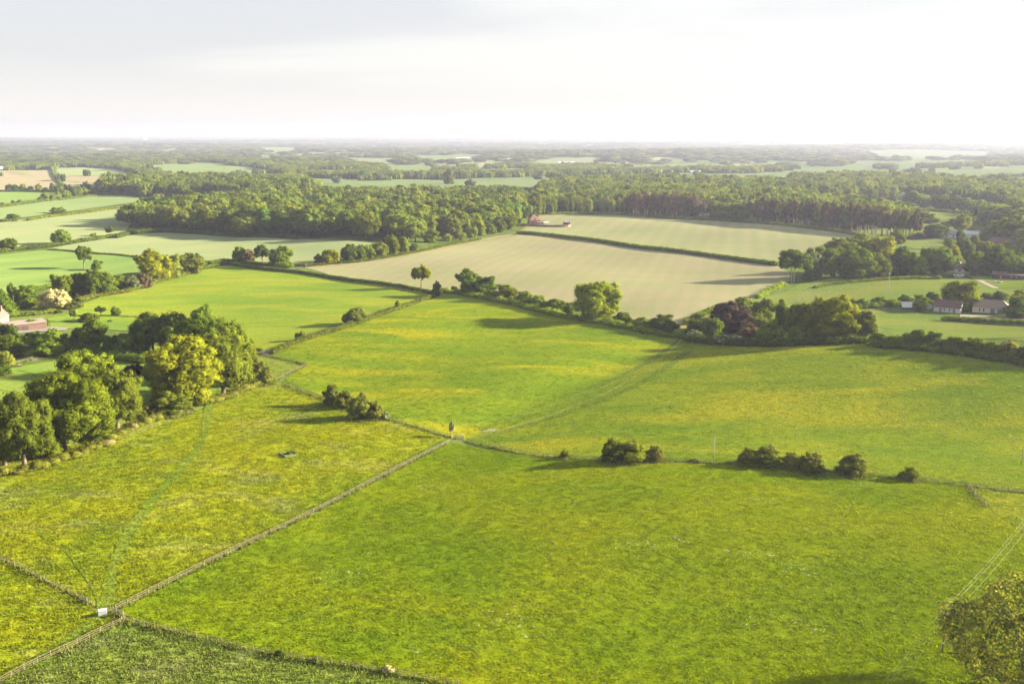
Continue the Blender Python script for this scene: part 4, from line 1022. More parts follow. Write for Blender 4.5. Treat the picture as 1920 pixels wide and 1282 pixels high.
belt([(400,372),(480,374),(540,375)], 20, 16, 16)
belt([(1440,345),(1480,352),(1500,366)], 30, 17, 16)
far_trees(1900, 3300, 16, 24, 5, 5, .57, 15)
far_trees(3300, 6500, 42, 66, 10, 4, .55, 16)
far_trees(6500, 15000, 95, 150, 14, 3, .50, 17)
far_trees(15000, 34000, 230, 360, 14, 3, .36, 22)
woodland = scatter_object('woodland', PT, SC, RT, IX, forms)
tag(woodland, 'dense woods and copses filling the middle distance and far country', 'woodland')
print('woodland points', len(PT))
# ------------------------------------------------------------------ hedges
def hedge(pts, w, h, mat, label, lumps=.25, group=None, cat='hedge', dens=1.0):
    Q, ln = resample(poly_at(pts), max(0.9, w * .36)); T_, Nn = normals2(Q); g = rng
    dist = np.hypot(*Q.mean(0)); n = len(Q)
    r = w / 2 * (1 + lumps * g.normal(size=n) * .5); hh = h * (1 + lumps * g.normal(size=n) * .5); hh = np.maximum(hh, .4 * h); r = np.maximum(r, .4 * w / 2)
    Q = Q + Nn * (g.normal(size=n) * w * .08)[:, None]
    z = G(Q[:, 0], Q[:, 1]); px = dist / FPX * 1.875; sz = min(max(.16, px * .55), w * .35)
    nq = int(min(60000, max(8, dens * 2.2 * (w + 2 * h) * 1.4 * w * .40 / (sz * sz))) ) ; nq = min(nq, 120)
    idx = np.repeat(np.arange(n), nq); D = sphere_dirs(len(idx), g); D[:, 2] = np.abs(D[:, 2]) * 1.2 - .2
    R3 = np.stack([r[idx] * 1.12, r[idx] * 1.12, hh[idx] * .52], 1) * (1 + .2 * g.normal(size=len(idx)))[:, None]
    C = np.c_[Q[idx], (z + hh * .5)[idx]]
    P = C + D * R3; Nm = D + g.normal(size=D.shape) * .4; Nm /= np.linalg.norm(Nm, axis=1)[:, None]
    V, F = quads(P, Nm, sz, g); o0 = Q[0]; z0 = z[0]; org = np.array([o0[0], o0[1], z0])
    iv, jf = ico(1); b = len(V); vs, fs = [V - org], [F]
    for i in range(n):
        c3 = iv * np.array([r[i] * .92, r[i] * .92, hh[i] * .46]) * (1 + .08 * np.sin(iv[:, [0]] * 5 + i)) + np.array([Q[i, 0], Q[i, 1], z[i] + hh[i] * .46]); c3 -= org
        vs.append(c3); fs.append(np.c_[jf, jf[:, 2]] + b); b += len(c3)
    V = np.vstack(vs); q = fs[0]; tri = np.vstack(fs[1:])[:, :3]
    me = bpy.data.meshes.new('hedge'); me.vertices.add(len(V)); me.vertices.foreach_set('co', V.astype(np.float32).ravel())
    li = np.r_[q.ravel(), tri.ravel()].astype(np.int32); me.loops.add(len(li)); me.loops.foreach_set('vertex_index', li)
    ls = np.r_[np.arange(len(q)) * 4, len(q) * 4 + np.arange(len(tri)) * 3].astype(np.int32); me.polygons.add(len(ls)); me.polygons.foreach_set('loop_start', ls)
    me.update(calc_edges=True); me.validate(); me.materials.append(LEAF[mat])
    o = add_obj('hedge', me, None, tuple(org)); tag(o, label, cat, group); return o
hedge([(436,498),(500,507),(600,519),(700,533),(790,548),(815,552)], 2.4, 2.2, 'dark', 'long straight dark hedge between the lush pasture and the sparse crop', .1)
hedge([(512,664),(545,649),(600,630),(660,612),(740,583),(790,566),(825,551)], 2.6, 1.9, 'haw', 'brownish hedge sloping down the right side of the lush pasture', .22)
hedge([(822,548),(850,550),(900,560),(960,572),(1040,592),(1120,606),(1200,622),(1272,634)], 4.0, 2.6, 'mid', 'ragged central hedge under the great bright tree', .5)
hedge([(972,439),(1050,446),(1150,459),(1250,472),(1350,485),(1455,499)], 3.6, 3.0, 'dark', 'clipped dark hedge dividing the two sparse crop fields', .1)
hedge([(372,502),(400,494),(436,491),(480,496),(530,500),(572,499)], 2.6, 2.0, 'mid', 'hedge on the far side of the lane', .15)
hedge([(372,508),(400,500),(432,496),(445,500)], 2.4, 2.0, 'mid', 'short hedge at the lane corner of the lush pasture', .15)
hedge([(572,501),(620,496),(680,491),(760,478),(800,470),(850,459),(900,450)], 2.2, 1.8, 'olive', 'low hedge along the left edge of the sparse crop', .3)
hedge([(0,474),(40,468),(75,465),(130,458),(185,450),(215,444),(250,438)], 3.4, 2.4, 'mid', 'hedge running up to the wood between the pale cereal fields', .3)
hedge([(55,414),(100,407),(200,394),(260,387),(330,378),(370,373)], 4.0, 2.2, 'olive', 'thin hedge between pale and deep green cereal fields', .35)
hedge([(0,417),(30,415)], 3.4, 2.6, 'dark', 'short dark hedge at the left edge below the thicket', .2)
hedge([(0,389),(60,380),(120,375),(180,368),(260,364)], 3.6, 2.4, 'mid', 'middle left hedge under its row of round trees', .3)
hedge([(0,360),(80,360),(150,362),(190,365)], 3.6, 2.6, 'dark', 'far left hedge under the pale soil field', .25)
hedge([(97,318),(104,332),(118,349)], 4.5, 3.0, 'dark', 'far hedge dividing the two pale soil fields', .2)
hedge([(0,320),(50,319),(97,318)], 4.5, 2.5, 'dark', 'far hedge on the upper edge of the pale soil field', .2)
hedge([(90,469),(140,472),(200,477),(265,484)], 2.0, 1.0, 'mid', 'faint low hedge above the green cereal field', .3)
hedge([(0,562),(30,556),(62,546),(100,538)], 3.0, 2.0, 'dark', 'hedge between green cereal and farm garden', .3)
hedge([(150,566),(190,556),(240,548),(290,532),(350,516),(372,508)], 3.4, 2.2, 'haw', 'rough hedge under the pasture hedgerow trees', .4)
hedge([(30,580),(60,576),(80,570)], 2.8, 2.2, 'olive', 'trimmed garden hedge behind the barn', .12)
hedge([(40,593),(75,590),(100,584)], 2.2, 1.6, 'olive', 'second trimmed garden hedge just behind the barn roof', .12)
hedge([(30,650),(80,652),(140,660),(200,672),(270,682)], 4.5, 3.6, 'dark', 'dense dark undergrowth of the garden belt', .35)
hedge([(1770,602),(1800,603),(1850,606),(1960,612)], 3.0, 2.4, 'mid', 'clipped hedge in front of the brown-roofed barn', .15)
hedge([(1640,652),(1700,656),(1780,664),(1860,676),(1960,692)], 4.0, 2.6, 'mid', 'undergrowth joining the bushes of the paddock hedge', .4)
hedge([(1288,640),(1340,646),(1420,650),(1520,648),(1620,645)], 4.5, 3.0, 'dark', 'shady undergrowth at the foot of the copse', .5)
hedge([(1590,580),(1640,577),(1700,574),(1760,571)], 3.0, 2.2, 'dark', 'hedge behind the glazed lean-to', .35)
hedge([(1760,524),(1700,524),(1640,527),(1560,535),(1530,541)], 2.4, 1.6, 'dark', 'low shrubs along the top of the upper paddock', .4)
hedge([(1030,403),(1130,403),(1200,406),(1290,412),(1400,418),(1440,421)], 3.6, 2.4, 'mid', 'low hedge along the front of the right-hand wood', .15)
hedge([(1440,421),(1560,434),(1600,441)], 3.6, 2.6, 'mid', 'low hedge in front of the second pine belt', .2)
hedge([(1285,610),(1320,592),(1350,580)], 3.0, 2.2, 'mid', 'young hedge climbing from the copse tip beside the sparse crop', .5)
hedge([(1420,560),(1440,550),(1470,534)], 3.0, 2.2, 'mid', 'broken hedge along the farm track beyond the copse', .5)
hedge([(1660,394),(1740,396),(1830,402)], 3.5, 2.5, 'mid', 'hedge under the row above the upper pasture', .3)
hedge([(1860,338),(1940,345),(2000,350)], 4, 2.5, 'mid', 'far right hedge between two pale fields', .3)
hedge([(1680,450),(1720,446),(1760,444)], 3, 2, 'mid', 'small hedge above the daisy field', .3)
hedge([(220,447),(260,437),(330,436),(430,444),(560,449)], 4, 3, 'dark', 'dark scrub along the foot of the big wood', .3)
hedge([(1680,522),(1810,521),(1825,524)], 2.0, 1.5, 'dark', 'dark low hedge in front of the long bungalow', .2)
hedge([(490,660),(470,656),(450,650)], 2.0, 1.4, 'olive', 'short low hedge at the gateway left of the sloping hedge', .2)

hedge([(-30,898),(0,892),(60,882),(130,862),(190,838),(250,806),(300,784),(330,774)], 4.5, 2.0, 'haw', 'brambly undergrowth below the big trees at the left meadow edge', .45)
hedge([(385,758),(430,746),(470,728),(490,718)], 4.5, 2.0, 'haw', 'brambly undergrowth at the foot of the second clump', .45)

# ------------------------------------------------------------------ fences
TIMBER = plain('weathered_timber', (0.13, 0.112, 0.066), 0.85, 0.25, 3.0)
TIMBER_D = plain('dark_timber', (0.10, 0.075, 0.055), 0.85, 0.25, 3.0)
_post = {}
FLINES = []
def fence(pts, label, gap=2.6, h=1.25, rails=3, mat=None, edge=True, pw=.11):
    mat = mat or TIMBER
    Q, ln = resample(poly_at(pts), gap); n = len(Q)
    if n > 100: Q, ln = resample(poly_at(pts), ln / 98); n = len(Q)
    z = G(Q[:, 0], Q[:, 1]); o = np.array([Q[0, 0], Q[0, 1], z[0]]); root = empty('fence', tuple(o)); tag(root, label, 'fence')
    FLINES.append(Q)
    key = (h, mat.name, pw)
    if key not in _post: _post[key] = MB().box(-pw/2, pw/2, -pw/2, pw/2, -.3, h).mesh('post', mat)
    T_, Nn = normals2(Q)
    for i in range(n):
        p = add_obj('post', _post[key], root); p.location = (Q[i, 0] - o[0], Q[i, 1] - o[1], z[i] - o[2]); p.rotation_euler = (random.uniform(-.07, .07), random.uniform(-.07, .07), math.atan2(T_[i, 1], T_[i, 0])); p.scale = (1, 1, random.uniform(.94, 1.08))
    for k in range(rails):
        zz = h * (.92 - k * .30); mb = MB()
        P3 = [(Q[i, 0] - o[0] + Nn[i, 0] * .08, Q[i, 1] - o[1] + Nn[i, 1] * .08, z[i] - o[2] + zz + random.uniform(-.07, .05)) for i in range(n)]
        for a, b in zip(P3[:-1], P3[1:]):
            a, b = Vector(a), Vector(b); d = (b - a).normalized(); s = Vector((-d.y, d.x, 0)) * .02; u = Vector((0, 0, .036))
            mb.quadverts([a - s - u, a + s - u, a + s + u, a - s + u, b - s - u, b + s - u, b + s + u, b - s + u], [(0,1,2,3),(4,7,6,5),(0,4,5,1),(1,5,6,2),(2,6,7,3),(3,7,4,0)])
        mb.build('rail', mat, root)
    return root
fence([(218,1144),(300,1103),(400,1052),(500,1004),(600,955),(720,893),(845,829)], 'timber rail fence climbing from the white tank to the middle gate')
fence([(208,1147),(235,1163),(300,1180),(420,1209),(520,1230),(640,1249),(760,1268),(860,1288)], 'timber rail fence along the bottom of the meadow')
fence([(234,1165),(180,1190),(120,1220),(60,1248),(10,1275),(-60,1310)], 'timber fence running to the bottom left corner')
fence([(-60,1020),(0,1048),(50,1073),(110,1103),(172,1134)], 'timber fence from the left edge down to the white tank')
fence([(874,828),(920,838),(985,852),(1060,859),(1125,863)], 'timber fence from the middle gate to the tall pair of bushes', rails=2)
fence([(1125,863),(1240,866),(1340,869),(1400,873),(1560,886),(1700,899),(1810,911)], 'long low fence linking the bushes in the right meadow', rails=2, h=1.1, gap=3.2)
fence([(1812,912),(1860,918),(1920,924),(1990,932)], 'timber fence leaving the meadow corner to the right edge', rails=3)
fence([(1813,914),(1835,935),(1852,952)], 'short timber fence stub at the right meadow corner', rails=2)
fence([(532,722),(600,747),(660,768),(730,788),(790,805),(846,821)], 'timber fence passing the four hawthorn bushes', rails=2)
fence([(516,716),(545,700),(571,688),(573,682)], 'short bent timber fence beside the gateway', rails=3)
fence([(572,684),(545,677),(505,669),(478,661)], 'dark timber fence from the gateway to the blossoming bush', rails=3, mat=TIMBER_D)
fence([(14,690),(40,681),(62,674),(80,668)], 'pale timber fence between lawn and garden', rails=4, h=1.5)
fence([(110,660),(135,650)], 'little timber fence in the dark garden', rails=2)
fence([(222,593),(262,596),(275,598)], 'light fence at the edge of the orchard lawn', rails=2, h=1.0)

# ------------------------------------------------------------------ buildings
WHITE = plain('white_render', (0.55, 0.55, 0.53), 0.8, 0.05, 1.0)
CREAM = plain('cream_render', (0.55, 0.50, 0.40), 0.8, 0.08, 1.0)
BRICK = plain('red_brick', (0.24, 0.13, 0.10), 0.85, 0.2, 4.0)
BRICKP = plain('pink_brick', (0.26, 0.165, 0.135), 0.85, 0.15, 4.0)
TILE_B = plain('brown_tiles', (0.135, 0.090, 0.075), 0.8, 0.25, 2.5, bump=.03)
TILE_D = plain('dark_plum_tiles', (0.105, 0.062, 0.055), 0.8, 0.25, 2.5, bump=.03)
TILE_O = plain('brown_grey_tiles', (0.20, 0.155, 0.120), 0.8, 0.2, 2.5, bump=.03)
TILE_R = plain('red_tiles', (0.17, 0.09, 0.07), 0.8, 0.2, 2.5, bump=.03)
SLATE = plain('blue_slate', (0.16, 0.17, 0.24), 0.5, 0.15, 2.0)
SHEET_P = plain('pale_pink_sheeting', (0.26, 0.20, 0.175), 0.5, 0.06, 1.0)
SHEET_W = plain('white_sheeting', (0.40, 0.42, 0.43), 0.4, 0.05, 1.0)
BOARD = plain('brown_boards', (0.11, 0.065, 0.048), 0.8, 0.25, 3.0, sc=(6, 1, .3))
BOARD_D = plain('black_boards', (0.045, 0.032, 0.030), 0.8, 0.3, 3.0)
GLASS = plain('dark_window_glass', (0.035, 0.045, 0.055), 0.12, 0.05)
GLASS_B = plain('blue_grey_glass', (0.12, 0.18, 0.22), 0.15, 0.1)
DOOR_T = plain('terracotta_door', (0.36, 0.17, 0.12), 0.7, 0.1)
METAL = plain('grey_metal', (0.42, 0.42, 0.42), 0.4, 0.1, metal=0.6)
RED = plain('red_door', (0.45, 0.10, 0.06), 0.6, 0.1)
BLUE = plain('blue_cover', (0.06, 0.10, 0.26), 0.5, 0.05)
def house(name, px, py, w, d, h, rh, rot, wall, roof, label, kind='gable', wins=(), doors=(), over=.35, chim=(), cat='house', side_wins=(), base=0.0, wmat=None, dmat=None):
    x, y = at(px, py); x, y = float(x), float(y); z = float(G(x, y)); a = math.atan2(-x, y) + rot
    root = empty(name, (x, y, z + base), a); tag(root, label, cat)
    X = w / 2
    mb = MB()
    if kind == 'gable':     # ridge along the width, gable ends left and right
        mb.quadverts([(-X,0,-.4),(X,0,-.4),(X,d,-.4),(-X,d,-.4),(-X,0,h),(X,0,h),(X,d,h),(-X,d,h),(-X,d/2,h+rh),(X,d/2,h+rh)],
                     [(0,3,2,1),(0,1,5,4),(2,3,7,6),(1,2,6,9,5),(3,0,4,8,7)])
    elif kind == 'front':   # gable faces the viewer
        mb.quadverts([(-X,0,-.4),(X,0,-.4),(X,d,-.4),(-X,d,-.4),(-X,0,h),(X,0,h),(X,d,h),(-X,d,h),(0,0,h+rh),(0,d,h+rh)],
                     [(0,3,2,1),(0,1,5,8,4),(2,3,7,9,6),(1,2,6,5),(3,0,4,7)])
    else: mb.box(-X, X, 0, d, -.4, h)
    mb.build('wall', wall, root)
    rb = MB(); t = .16; e = over
    def slab(p):
        p = [Vector(q) for q in p]; n = (p[1] - p[0]).cross(p[-1] - p[0]).normalized(); n = n if n.z > 0 else -n
        k = len(p); lo = [q + n * .02 for q in p]; hi = [q + n * (.02 + t) for q in p]
        rb.quadverts(lo + hi, [tuple(range(k))[::-1], tuple(range(k, 2 * k))] + [(i, (i + 1) % k, k + (i + 1) % k, k + i) for i in range(k)])
    if kind == 'gable':
        s = rh / (d / 2) * e
        slab([(-X-e,-e,h-s),(X+e,-e,h-s),(X+e,d/2,h+rh),(-X-e,d/2,h+rh)]); slab([(-X-e,d/2,h+rh),(X+e,d/2,h+rh),(X+e,d+e,h-s),(-X-e,d+e,h-s)])
    elif kind == 'front':
        s = rh / X * e
        slab([(-X-e,-e,h-s),(0,-e,h+rh),(0,d+e,h+rh),(-X-e,d+e,h-s)]); slab([(X+e,-e,h-s),(X+e,d+e,h-s),(0,d+e,h+rh),(0,-e,h+rh)])
    elif kind == 'hip':
        q = min(d / 2, X * .98); a1, b1 = (-X + q, d/2, h + rh), (X - q, d/2, h + rh)
        c = [(-X-e,-e,h),(X+e,-e,h),(X+e,d+e,h),(-X-e,d+e,h)]
        rb.quadverts(c + [a1, b1] + [(p[0], p[1], p[2] - .15) for p in c], [(0,1,5,4),(1,2,5),(2,3,4,5),(3,0,4),(6,9,8,7),(0,6,7,1),(1,7,8,2),(2,8,9,3),(3,9,6,0)])
    elif kind == 'flat':
        slab([(-X-e,-e,h),(X+e,-e,h),(X+e,d+e,h+rh),(-X-e,d+e,h+rh)])
    ro = rb.build('roof', roof, root)
    for (cx, cy) in chim:
        cc = MB().box(cx-.45, cx+.45, cy-.35, cy+.35, h + rh * .4, h + rh + 1.1).build('chimney', BRICK, ro)
    for (u, z0, ww, hh) in wins:
        f = MB().box(u - ww/2 - .08, u + ww/2 + .08, -.06, .02, z0 - .08, z0 + hh + .08).build('window', wmat or SHEET_W, root)
        MB().box(u - ww/2, u - .03, -.085, -.02, z0, z0 + hh).box(u + .03, u + ww/2, -.085, -.02, z0, z0 + hh).build('pane', GLASS, f)
    for (u, ww, hh) in doors:
        MB().box(u - ww/2, u + ww/2, -.07, .03, 0, hh).build('door', dmat or DOOR_T, root)
    for (v, z0, ww, hh) in side_wins:
        f = MB().box(-X - .06, -X + .02, v - ww/2 - .08, v + ww/2 + .08, z0 - .08, z0 + hh + .08).build('window', SHEET_W, root)
        MB().box(-X - .085, -X - .02, v - ww/2, v + ww/2, z0, z0 + hh).build('pane', GLASS, f)
    return root
house('cottage', 1775, 586, 13.2, 6.5, 2.9, 3.4, R(-8), WHITE, TILE_D, 'white rendered cottage with a plum roof and two terracotta doors', wins=[(-1.3,.9,.55,1.2),(1.4,.9,.55,1.2)], doors=[(-3.2,1.3,2.0),(3.5,1.3,2.2)], side_wins=[(3.2,3.2,.9,.9)])
house('barn', 1858, 587, 18.0, 8, 2.9, 3.7, R(-2), CREAM, TILE_O, 'low timber barn with a hipped grey-brown roof and blue doors', kind='hip', wins=[(-5.6,.6,.6,1.6),(-3.6,.6,.6,1.6)], doors=[(.6,2.0,2.3),(3.9,2.0,2.3),(7.0,1.8,2.3)], cat='barn', dmat=GLASS_B)
house('lean_to', 1703, 580, 6.0, 4.0, .9, 2.4, R(10), BOARD_D, SHEET_W, 'small white-roofed glazed lean-to left of the white cottage', kind='flat', wins=[], over=.2, cat='shed')
house('shed', 1741, 579, 3.0, 2.2, 1.7, .5, R(5), CREAM, SLATE, 'tiny grey shed beside the white cottage', over=.15, cat='shed')
house('bungalow', 1805, 512, 17.5, 8, 2.9, 3.0, R(-4), CREAM, TILE_D, 'long low bungalow with cream walls under a dark brown roof', wins=[(-6.5,1.0,1.4,1.2),(-2,1.0,1.6,1.2),(2.5,1.0,1.4,1.2)], doors=[(7,1.2,2.1)])
house('cottage', 1792, 509, 9, 8, 2.9, 5.0, R(-4), CREAM, TILE_B, 'steeper hipped wing at the left end of the bungalow', kind='hip', chim=[(0,4)])
house('stable', 1893, 524, 21, 4.5, 2.8, .7, R(-2), BOARD_D, TILE_D, 'long black stable row at the upper right edge', kind='flat', wins=[(1,1.2,.9,.7),(4,1.2,.9,.7),(7,1.2,.9,.7)], doors=[(-5.3,1.1,2.1)], cat='stable', dmat=RED)
house('stable', 1873, 521, 8.0, 3.2, 3.0, .5, R(-2), BOARD_D, SHEET_W, 'white-roofed open stable end beside the black stable row', kind='flat', cat='stable')
house('house', 1783, 446, 15, 8, 3.0, 3.4, R(6), WHITE, SLATE, 'white house with a blue-grey slate roof in the village', wins=[(-4,1,1.4,1.2),(2,1,1.4,1.2)])
house('house', 1817, 446, 15, 8, 3.4, 2.6, R(-4), WHITE, SHEET_W, 'house with a bright white roof in the village', wins=[(-3,1,1.4,1.2),(3,1,1.4,1.2)])
house('house', 1838, 443, 7, 6, 3.0, 2.4, R(30), WHITE, TILE_B, 'small white gabled house right of the bright white roof', kind='front')
house('house', 1880, 461, 20, 9, 3.0, 3.4, R(-3), BRICKP, TILE_D, 'brick house with a long plum roof in the village', wins=[(-5,1,1.4,1.2),(4,1,1.4,1.2)])
house('house', 1856, 418, 16, 9, 4.0, 4.2, R(8), BRICK, TILE_D, 'dark-roofed brick house in the upper village')
house('house', 1806, 483, 9, 7, 3.0, 1.6, R(10), CREAM, SHEET_W, 'grey-roofed bungalow hidden below the narrow yellow tree', kind='flat')
house('house', 1696, 372, 9, 8, 5, 3.6, R(25), WHITE, SHEET_W, 'lone white cottage on the upper right slope', kind='front')
house('house', 1840, 401, 9, 7, 3.2, 2.8, R(10), WHITE, SHEET_W, 'small white house at the right end of the upper pasture')
house('farmhouse', 1003, 421, 11.5, 10, 4.3, 6.3, R(14), BRICKP, TILE_R, 'red brick farmhouse with a steep pyramid roof at the crop corner', kind='hip', wins=[(0,4.6,1.6,1.6),(-2.4,1,1.3,1.4)], doors=[(2.2,1.2,2.2)])
house('annex', 1014, 421, 8, 5.5, 2.3, 1.8, R(14), BRICKP, TILE_B, 'low brick annex on the right of the farmhouse', wins=[(2.4,.8,1.3,1.1)], cat='outbuilding')
house('shed', 1025, 422, 5, 4, 2.2, .7, R(14), WHITE, SHEET_W, 'small white shed inside the farmhouse wall', kind='flat', cat='shed')
house('shed', 1062, 421, 4.5, 3.5, 2.2, 1.2, R(14), BOARD_D, SLATE, 'small dark shed at the right end of the farmhouse wall', cat='shed')
def garden_wall(pts, h, label):
    Q, ln = resample(poly_at(pts), 4); z = G(Q[:, 0], Q[:, 1]); T_, Nn = normals2(Q); mb = MB(); o = (Q[0,0], Q[0,1], z[0])
    V = []
    for i in range(len(Q)):
        for s, zz in ((-.2,-.3),(.2,-.3),(.2,h),(-.2,h)): V.append((Q[i,0]+Nn[i,0]*s-o[0], Q[i,1]+Nn[i,1]*s-o[1], z[i]+zz-o[2]))
    F = [(0,1,2,3), tuple(4*(len(Q)-1)+k for k in (3,2,1,0))]
    for i in range(len(Q)-1):
        for k in range(4): F.append((4*i+k, 4*i+(k+1)%4, 4*i+4+(k+1)%4, 4*i+4+k))
    mb.quadverts(V, F); r = mb.build('garden_wall', plain('dark_brick', (0.20, 0.11, 0.09), .9, .2, 2.0), None, o); tag(r, label, 'wall'); return r
garden_wall([(973,424),(1000,425),(1030,426),(1066,426),(1069,422),(1067,419)], 2.3, 'long dark brick wall enclosing the farmhouse garden')
house('gable_house', -14, 606, 8, 8, 2.8, 4.0, R(-30), BRICKP, TILE_B, 'pink gabled house cut by the left edge', kind='front', chim=[(2,5)])
house('barn', 50, 620, 17.5, 8.5, 3.2, .5, R(12), BOARD, SHEET_P, 'long flat-roofed brown boarded barn with a pale pink roof', kind='flat', over=.5, cat='barn', doors=[(-4.5,3.6,2.4),(-.6,3.0,2.4)], dmat=BOARD_D)
for (px, py, w, wallm, roofm, l, k) in [(7,319,34,WHITE,SHEET_W,'large white farm building at the far left edge','gable'),(26,315,26,BRICK,TILE_R,'red-roofed farmhouse beside the large white building','gable'),(42,315,20,BRICK,TILE_R,'second red-roofed farm building near the far left edge','gable'),(150,314,20,WHITE,SHEET_W,'white shed alone on the far green field','flat'),(184,283,90,WHITE,SHEET_W,'long white sheds far off on the left','gable'),(92,288,80,BRICK,TILE_R,'far red-roofed farm among trees on the left','gable'),(1063,309,60,WHITE,SHEET_W,'white farm building in the middle distance','gable'),(1160,309,16,WHITE,TILE_B,'tall white house alone on a far field edge','front'),(870,300,60,WHITE,SHEET_W,'far white building in the middle of the view','gable'),(952,302,40,WHITE,SHEET_W,'far small white building right of the middle','gable'),(1304,327,26,WHITE,SHEET_W,'white building behind the right-hand wood','gable'),(273,266,40,WHITE,SHEET_W,'tall pale tower block on the left horizon','flat'),(1019,262,60,WHITE,SHEET_W,'pale tower on the horizon near the middle','flat')]:
    tall = 'tower' in l
    house('far_building' if not tall else 'tower', px, py, w, w * .4 if not tall else w * .5, 6 if not tall else 45, 4 if not tall else .5, R(10), wallm, roofm, l, kind=k, cat='building' if not tall else 'tower')
# white light between the trunks: a pale barn seen through the wood
house('barn', 1320, 405, 12, 6, 2.8, 1.4, R(0), WHITE, SHEET_W, 'white barn glimpsed through the gap in the pine wood', cat='barn')

# ------------------------------------------------------------------ small things
def at3(px, py, h=0.0):
    x, y = at(px, py, h); return float(x), float(y), float(G(x, y)) + h
def pole(px, py, h, label, arm=0.0, rot=0.0, mat=None, r=.14):
    p = at3(px, py); root = empty('telegraph_pole', p, rot); tag(root, label, 'pole')
    MB().tube([(0,0,-.5),(0,0,h*.5),(0,0,h)], [r*1.2, r, r*.75], 8).build('shaft', mat or TIMBER_D, root, smooth=True)
    if arm:
        MB().box(-arm/2, arm/2, .1, .22, h - .55, h - .42).build('crossarm', mat or TIMBER_D, root)
        for s in (-1, 0, 1):
            MB().tube([(s*arm*.45,.16,h-.42),(s*arm*.45,.16,h-.3),(s*arm*.45,.16,h-.18)], [.05,.07,.04], 6).build('insulator', SHEET_W, root)
    return root, p
pB = at3(1767, 1222)
zB = pB[2]; H_P = float(lift(pB[0], pB[1], zB, 1146))
wa = [(1665,1282),(1871,1030)]; hw = H_P - .3
g1 = at3(1671, 1282, hw); g2 = at3(1920, 986, hw)
dirw = Vector((g2[0] - g1[0], g2[1] - g1[1])).normalized(); rotw = math.atan2(dirw.y, dirw.x) - math.pi / 2
pole(1767, 1222, H_P, 'wooden telegraph pole with crossarm near the golden corner tree', 2.0, rotw)
MB().box(-.16, .16, -.20, -.16, 1.7, 2.0).build('warning_plate', SHEET_W, [o for o in col.objects if o.name.startswith('telegraph_pole')][0])
p3 = at3(1338, 868); pole(1338, 868, float(lift(p3[0], p3[1], p3[2], 819)), 'thin lone pole on the long meadow fence', .9, .3, plain('grey_pole', (.25,.22,.19), .8, .1), .1)
p4 = at3(1915, 872); pole(1915, 872, float(lift(p4[0], p4[1], p4[2], 838)), 'slim pole at the right edge of the meadow', 0, 0, None, .09)
p5 = at3(1665, 553); pole(1665, 553, float(lift(p5[0], p5[1], p5[2], 511)), 'tall slim pole standing in the upper paddock', 1.2, 0, plain('pale_pole', (.35,.33,.3), .8, .1), .12)
p6 = at3(27, 580); pole(27, 580, float(lift(p6[0], p6[1], p6[2], 553)), 'pole beside the dark conifer on the left', 0, 0, TIMBER, .12)
WIRE = plain('bare_wire', (0.26, 0.27, 0.18), 1.0, 0.02)
side = Vector((dirw.y, -dirw.x))
for k, (s, l) in enumerate(((-.9, 'left wire of the overhead line'), (-.3, 'middle wire of the overhead line'), (.9, 'right wire of the overhead line'))):
    pts = []
    for u in np.linspace(-1, 1, 41):
        sag = 1.3 * (1 - (2 * abs(u) - 1) ** 2)
        q = Vector((pB[0], pB[1])) + dirw * (u * 75) + side * s
        pts.append((q.x, q.y, zB + hw + .1 - sag + abs(u) * (float(G(q.x, q.y)) - zB) * .6))
    w_ = MB().tube(pts, .016, 5).build('overhead_wire', WIRE); tag(w_, l + ' crossing the bottom right corner', 'wire', 'overhead wires')
# white tank with open lid at the fence corner
p = at3(193, 1153); r = empty('water_tank', p, .35); tag(r, 'white boxy water tank at the meeting point of the fences', 'tank')
MB().box(-.75, .75, -.6, .6, .12, 1.1).build('body', SHEET_W, r); MB().box(-.79, .79, -.64, .64, 1.1, 1.17).build('lid', SHEET_W, r); MB().box(-.75,.75,-.6,.6,0,.12).build('pallet', TIMBER, r)
MB().box(-1.05, -.8, -.4, .4, .1, .8).build('side_box', SLATE, r)
def gate(px, py, L_, rot, label, mat, h=1.2):
    p = at3(px, py); r = empty('gate', p, rot); tag(r, label, 'gate')
    f = MB(); f.box(-L_/2, -L_/2 + .14, -.06, .06, 0, h + .15).box(L_/2 - .14, L_/2, -.06, .06, 0, h + .15); f.build('gate_post', mat, r)
    for i in range(5): MB().box(-L_/2 + .14, L_/2 - .14, -.03, .03, .15 + i * h / 5, .25 + i * h / 5).build('bar', mat, r)
    MB().tube([(-L_/2 + .15, 0, .2), (L_/2 - .15, 0, h)], .04, 5).build('brace', mat, r); return r
GREYT = plain('silvery_timber', (0.17, 0.16, 0.13), 0.8, 0.15, 3.0)
gate(862, 824, 2.4, .3, 'silvery timber gate where the three meadow fences meet', GREYT)
gate(868, 822, 1.6, 1.3, 'small kissing gate right of the middle timber gate', GREYT, 1.4)
gate(222, 1153, 3.0, -.55, 'grey timber gate right of the white tank', GREYT)
gate(158, 1128, 1.8, -.5, 'small pale gate on the fence left of the white tank', GREYT, 1.0)
gate(498, 663, 3.4, .5, 'pale gate in the stony gateway by the sloping hedge', GREYT)
gate(66, 676, 2.0, .5, 'little gate in the lawn fence', GREYT, 1.1)
p = at3(915, 808); r = empty('footbridge', p, R(28)); tag(r, 'weathered plank boardwalk on the path above the middle gate', 'boardwalk')
MB().box(-2.6, 2.6, -.6, .6, .12, .22).build('deck', GREYT, r)
for s in (-.55, .55): MB().box(-2.6, 2.6, s - .08, s + .08, -.1, .12).build('bearer', TIMBER_D, r)
MOSSY = plain('mossy_boards', (0.080, 0.090, 0.035), 0.9, 0.25, 3.0)
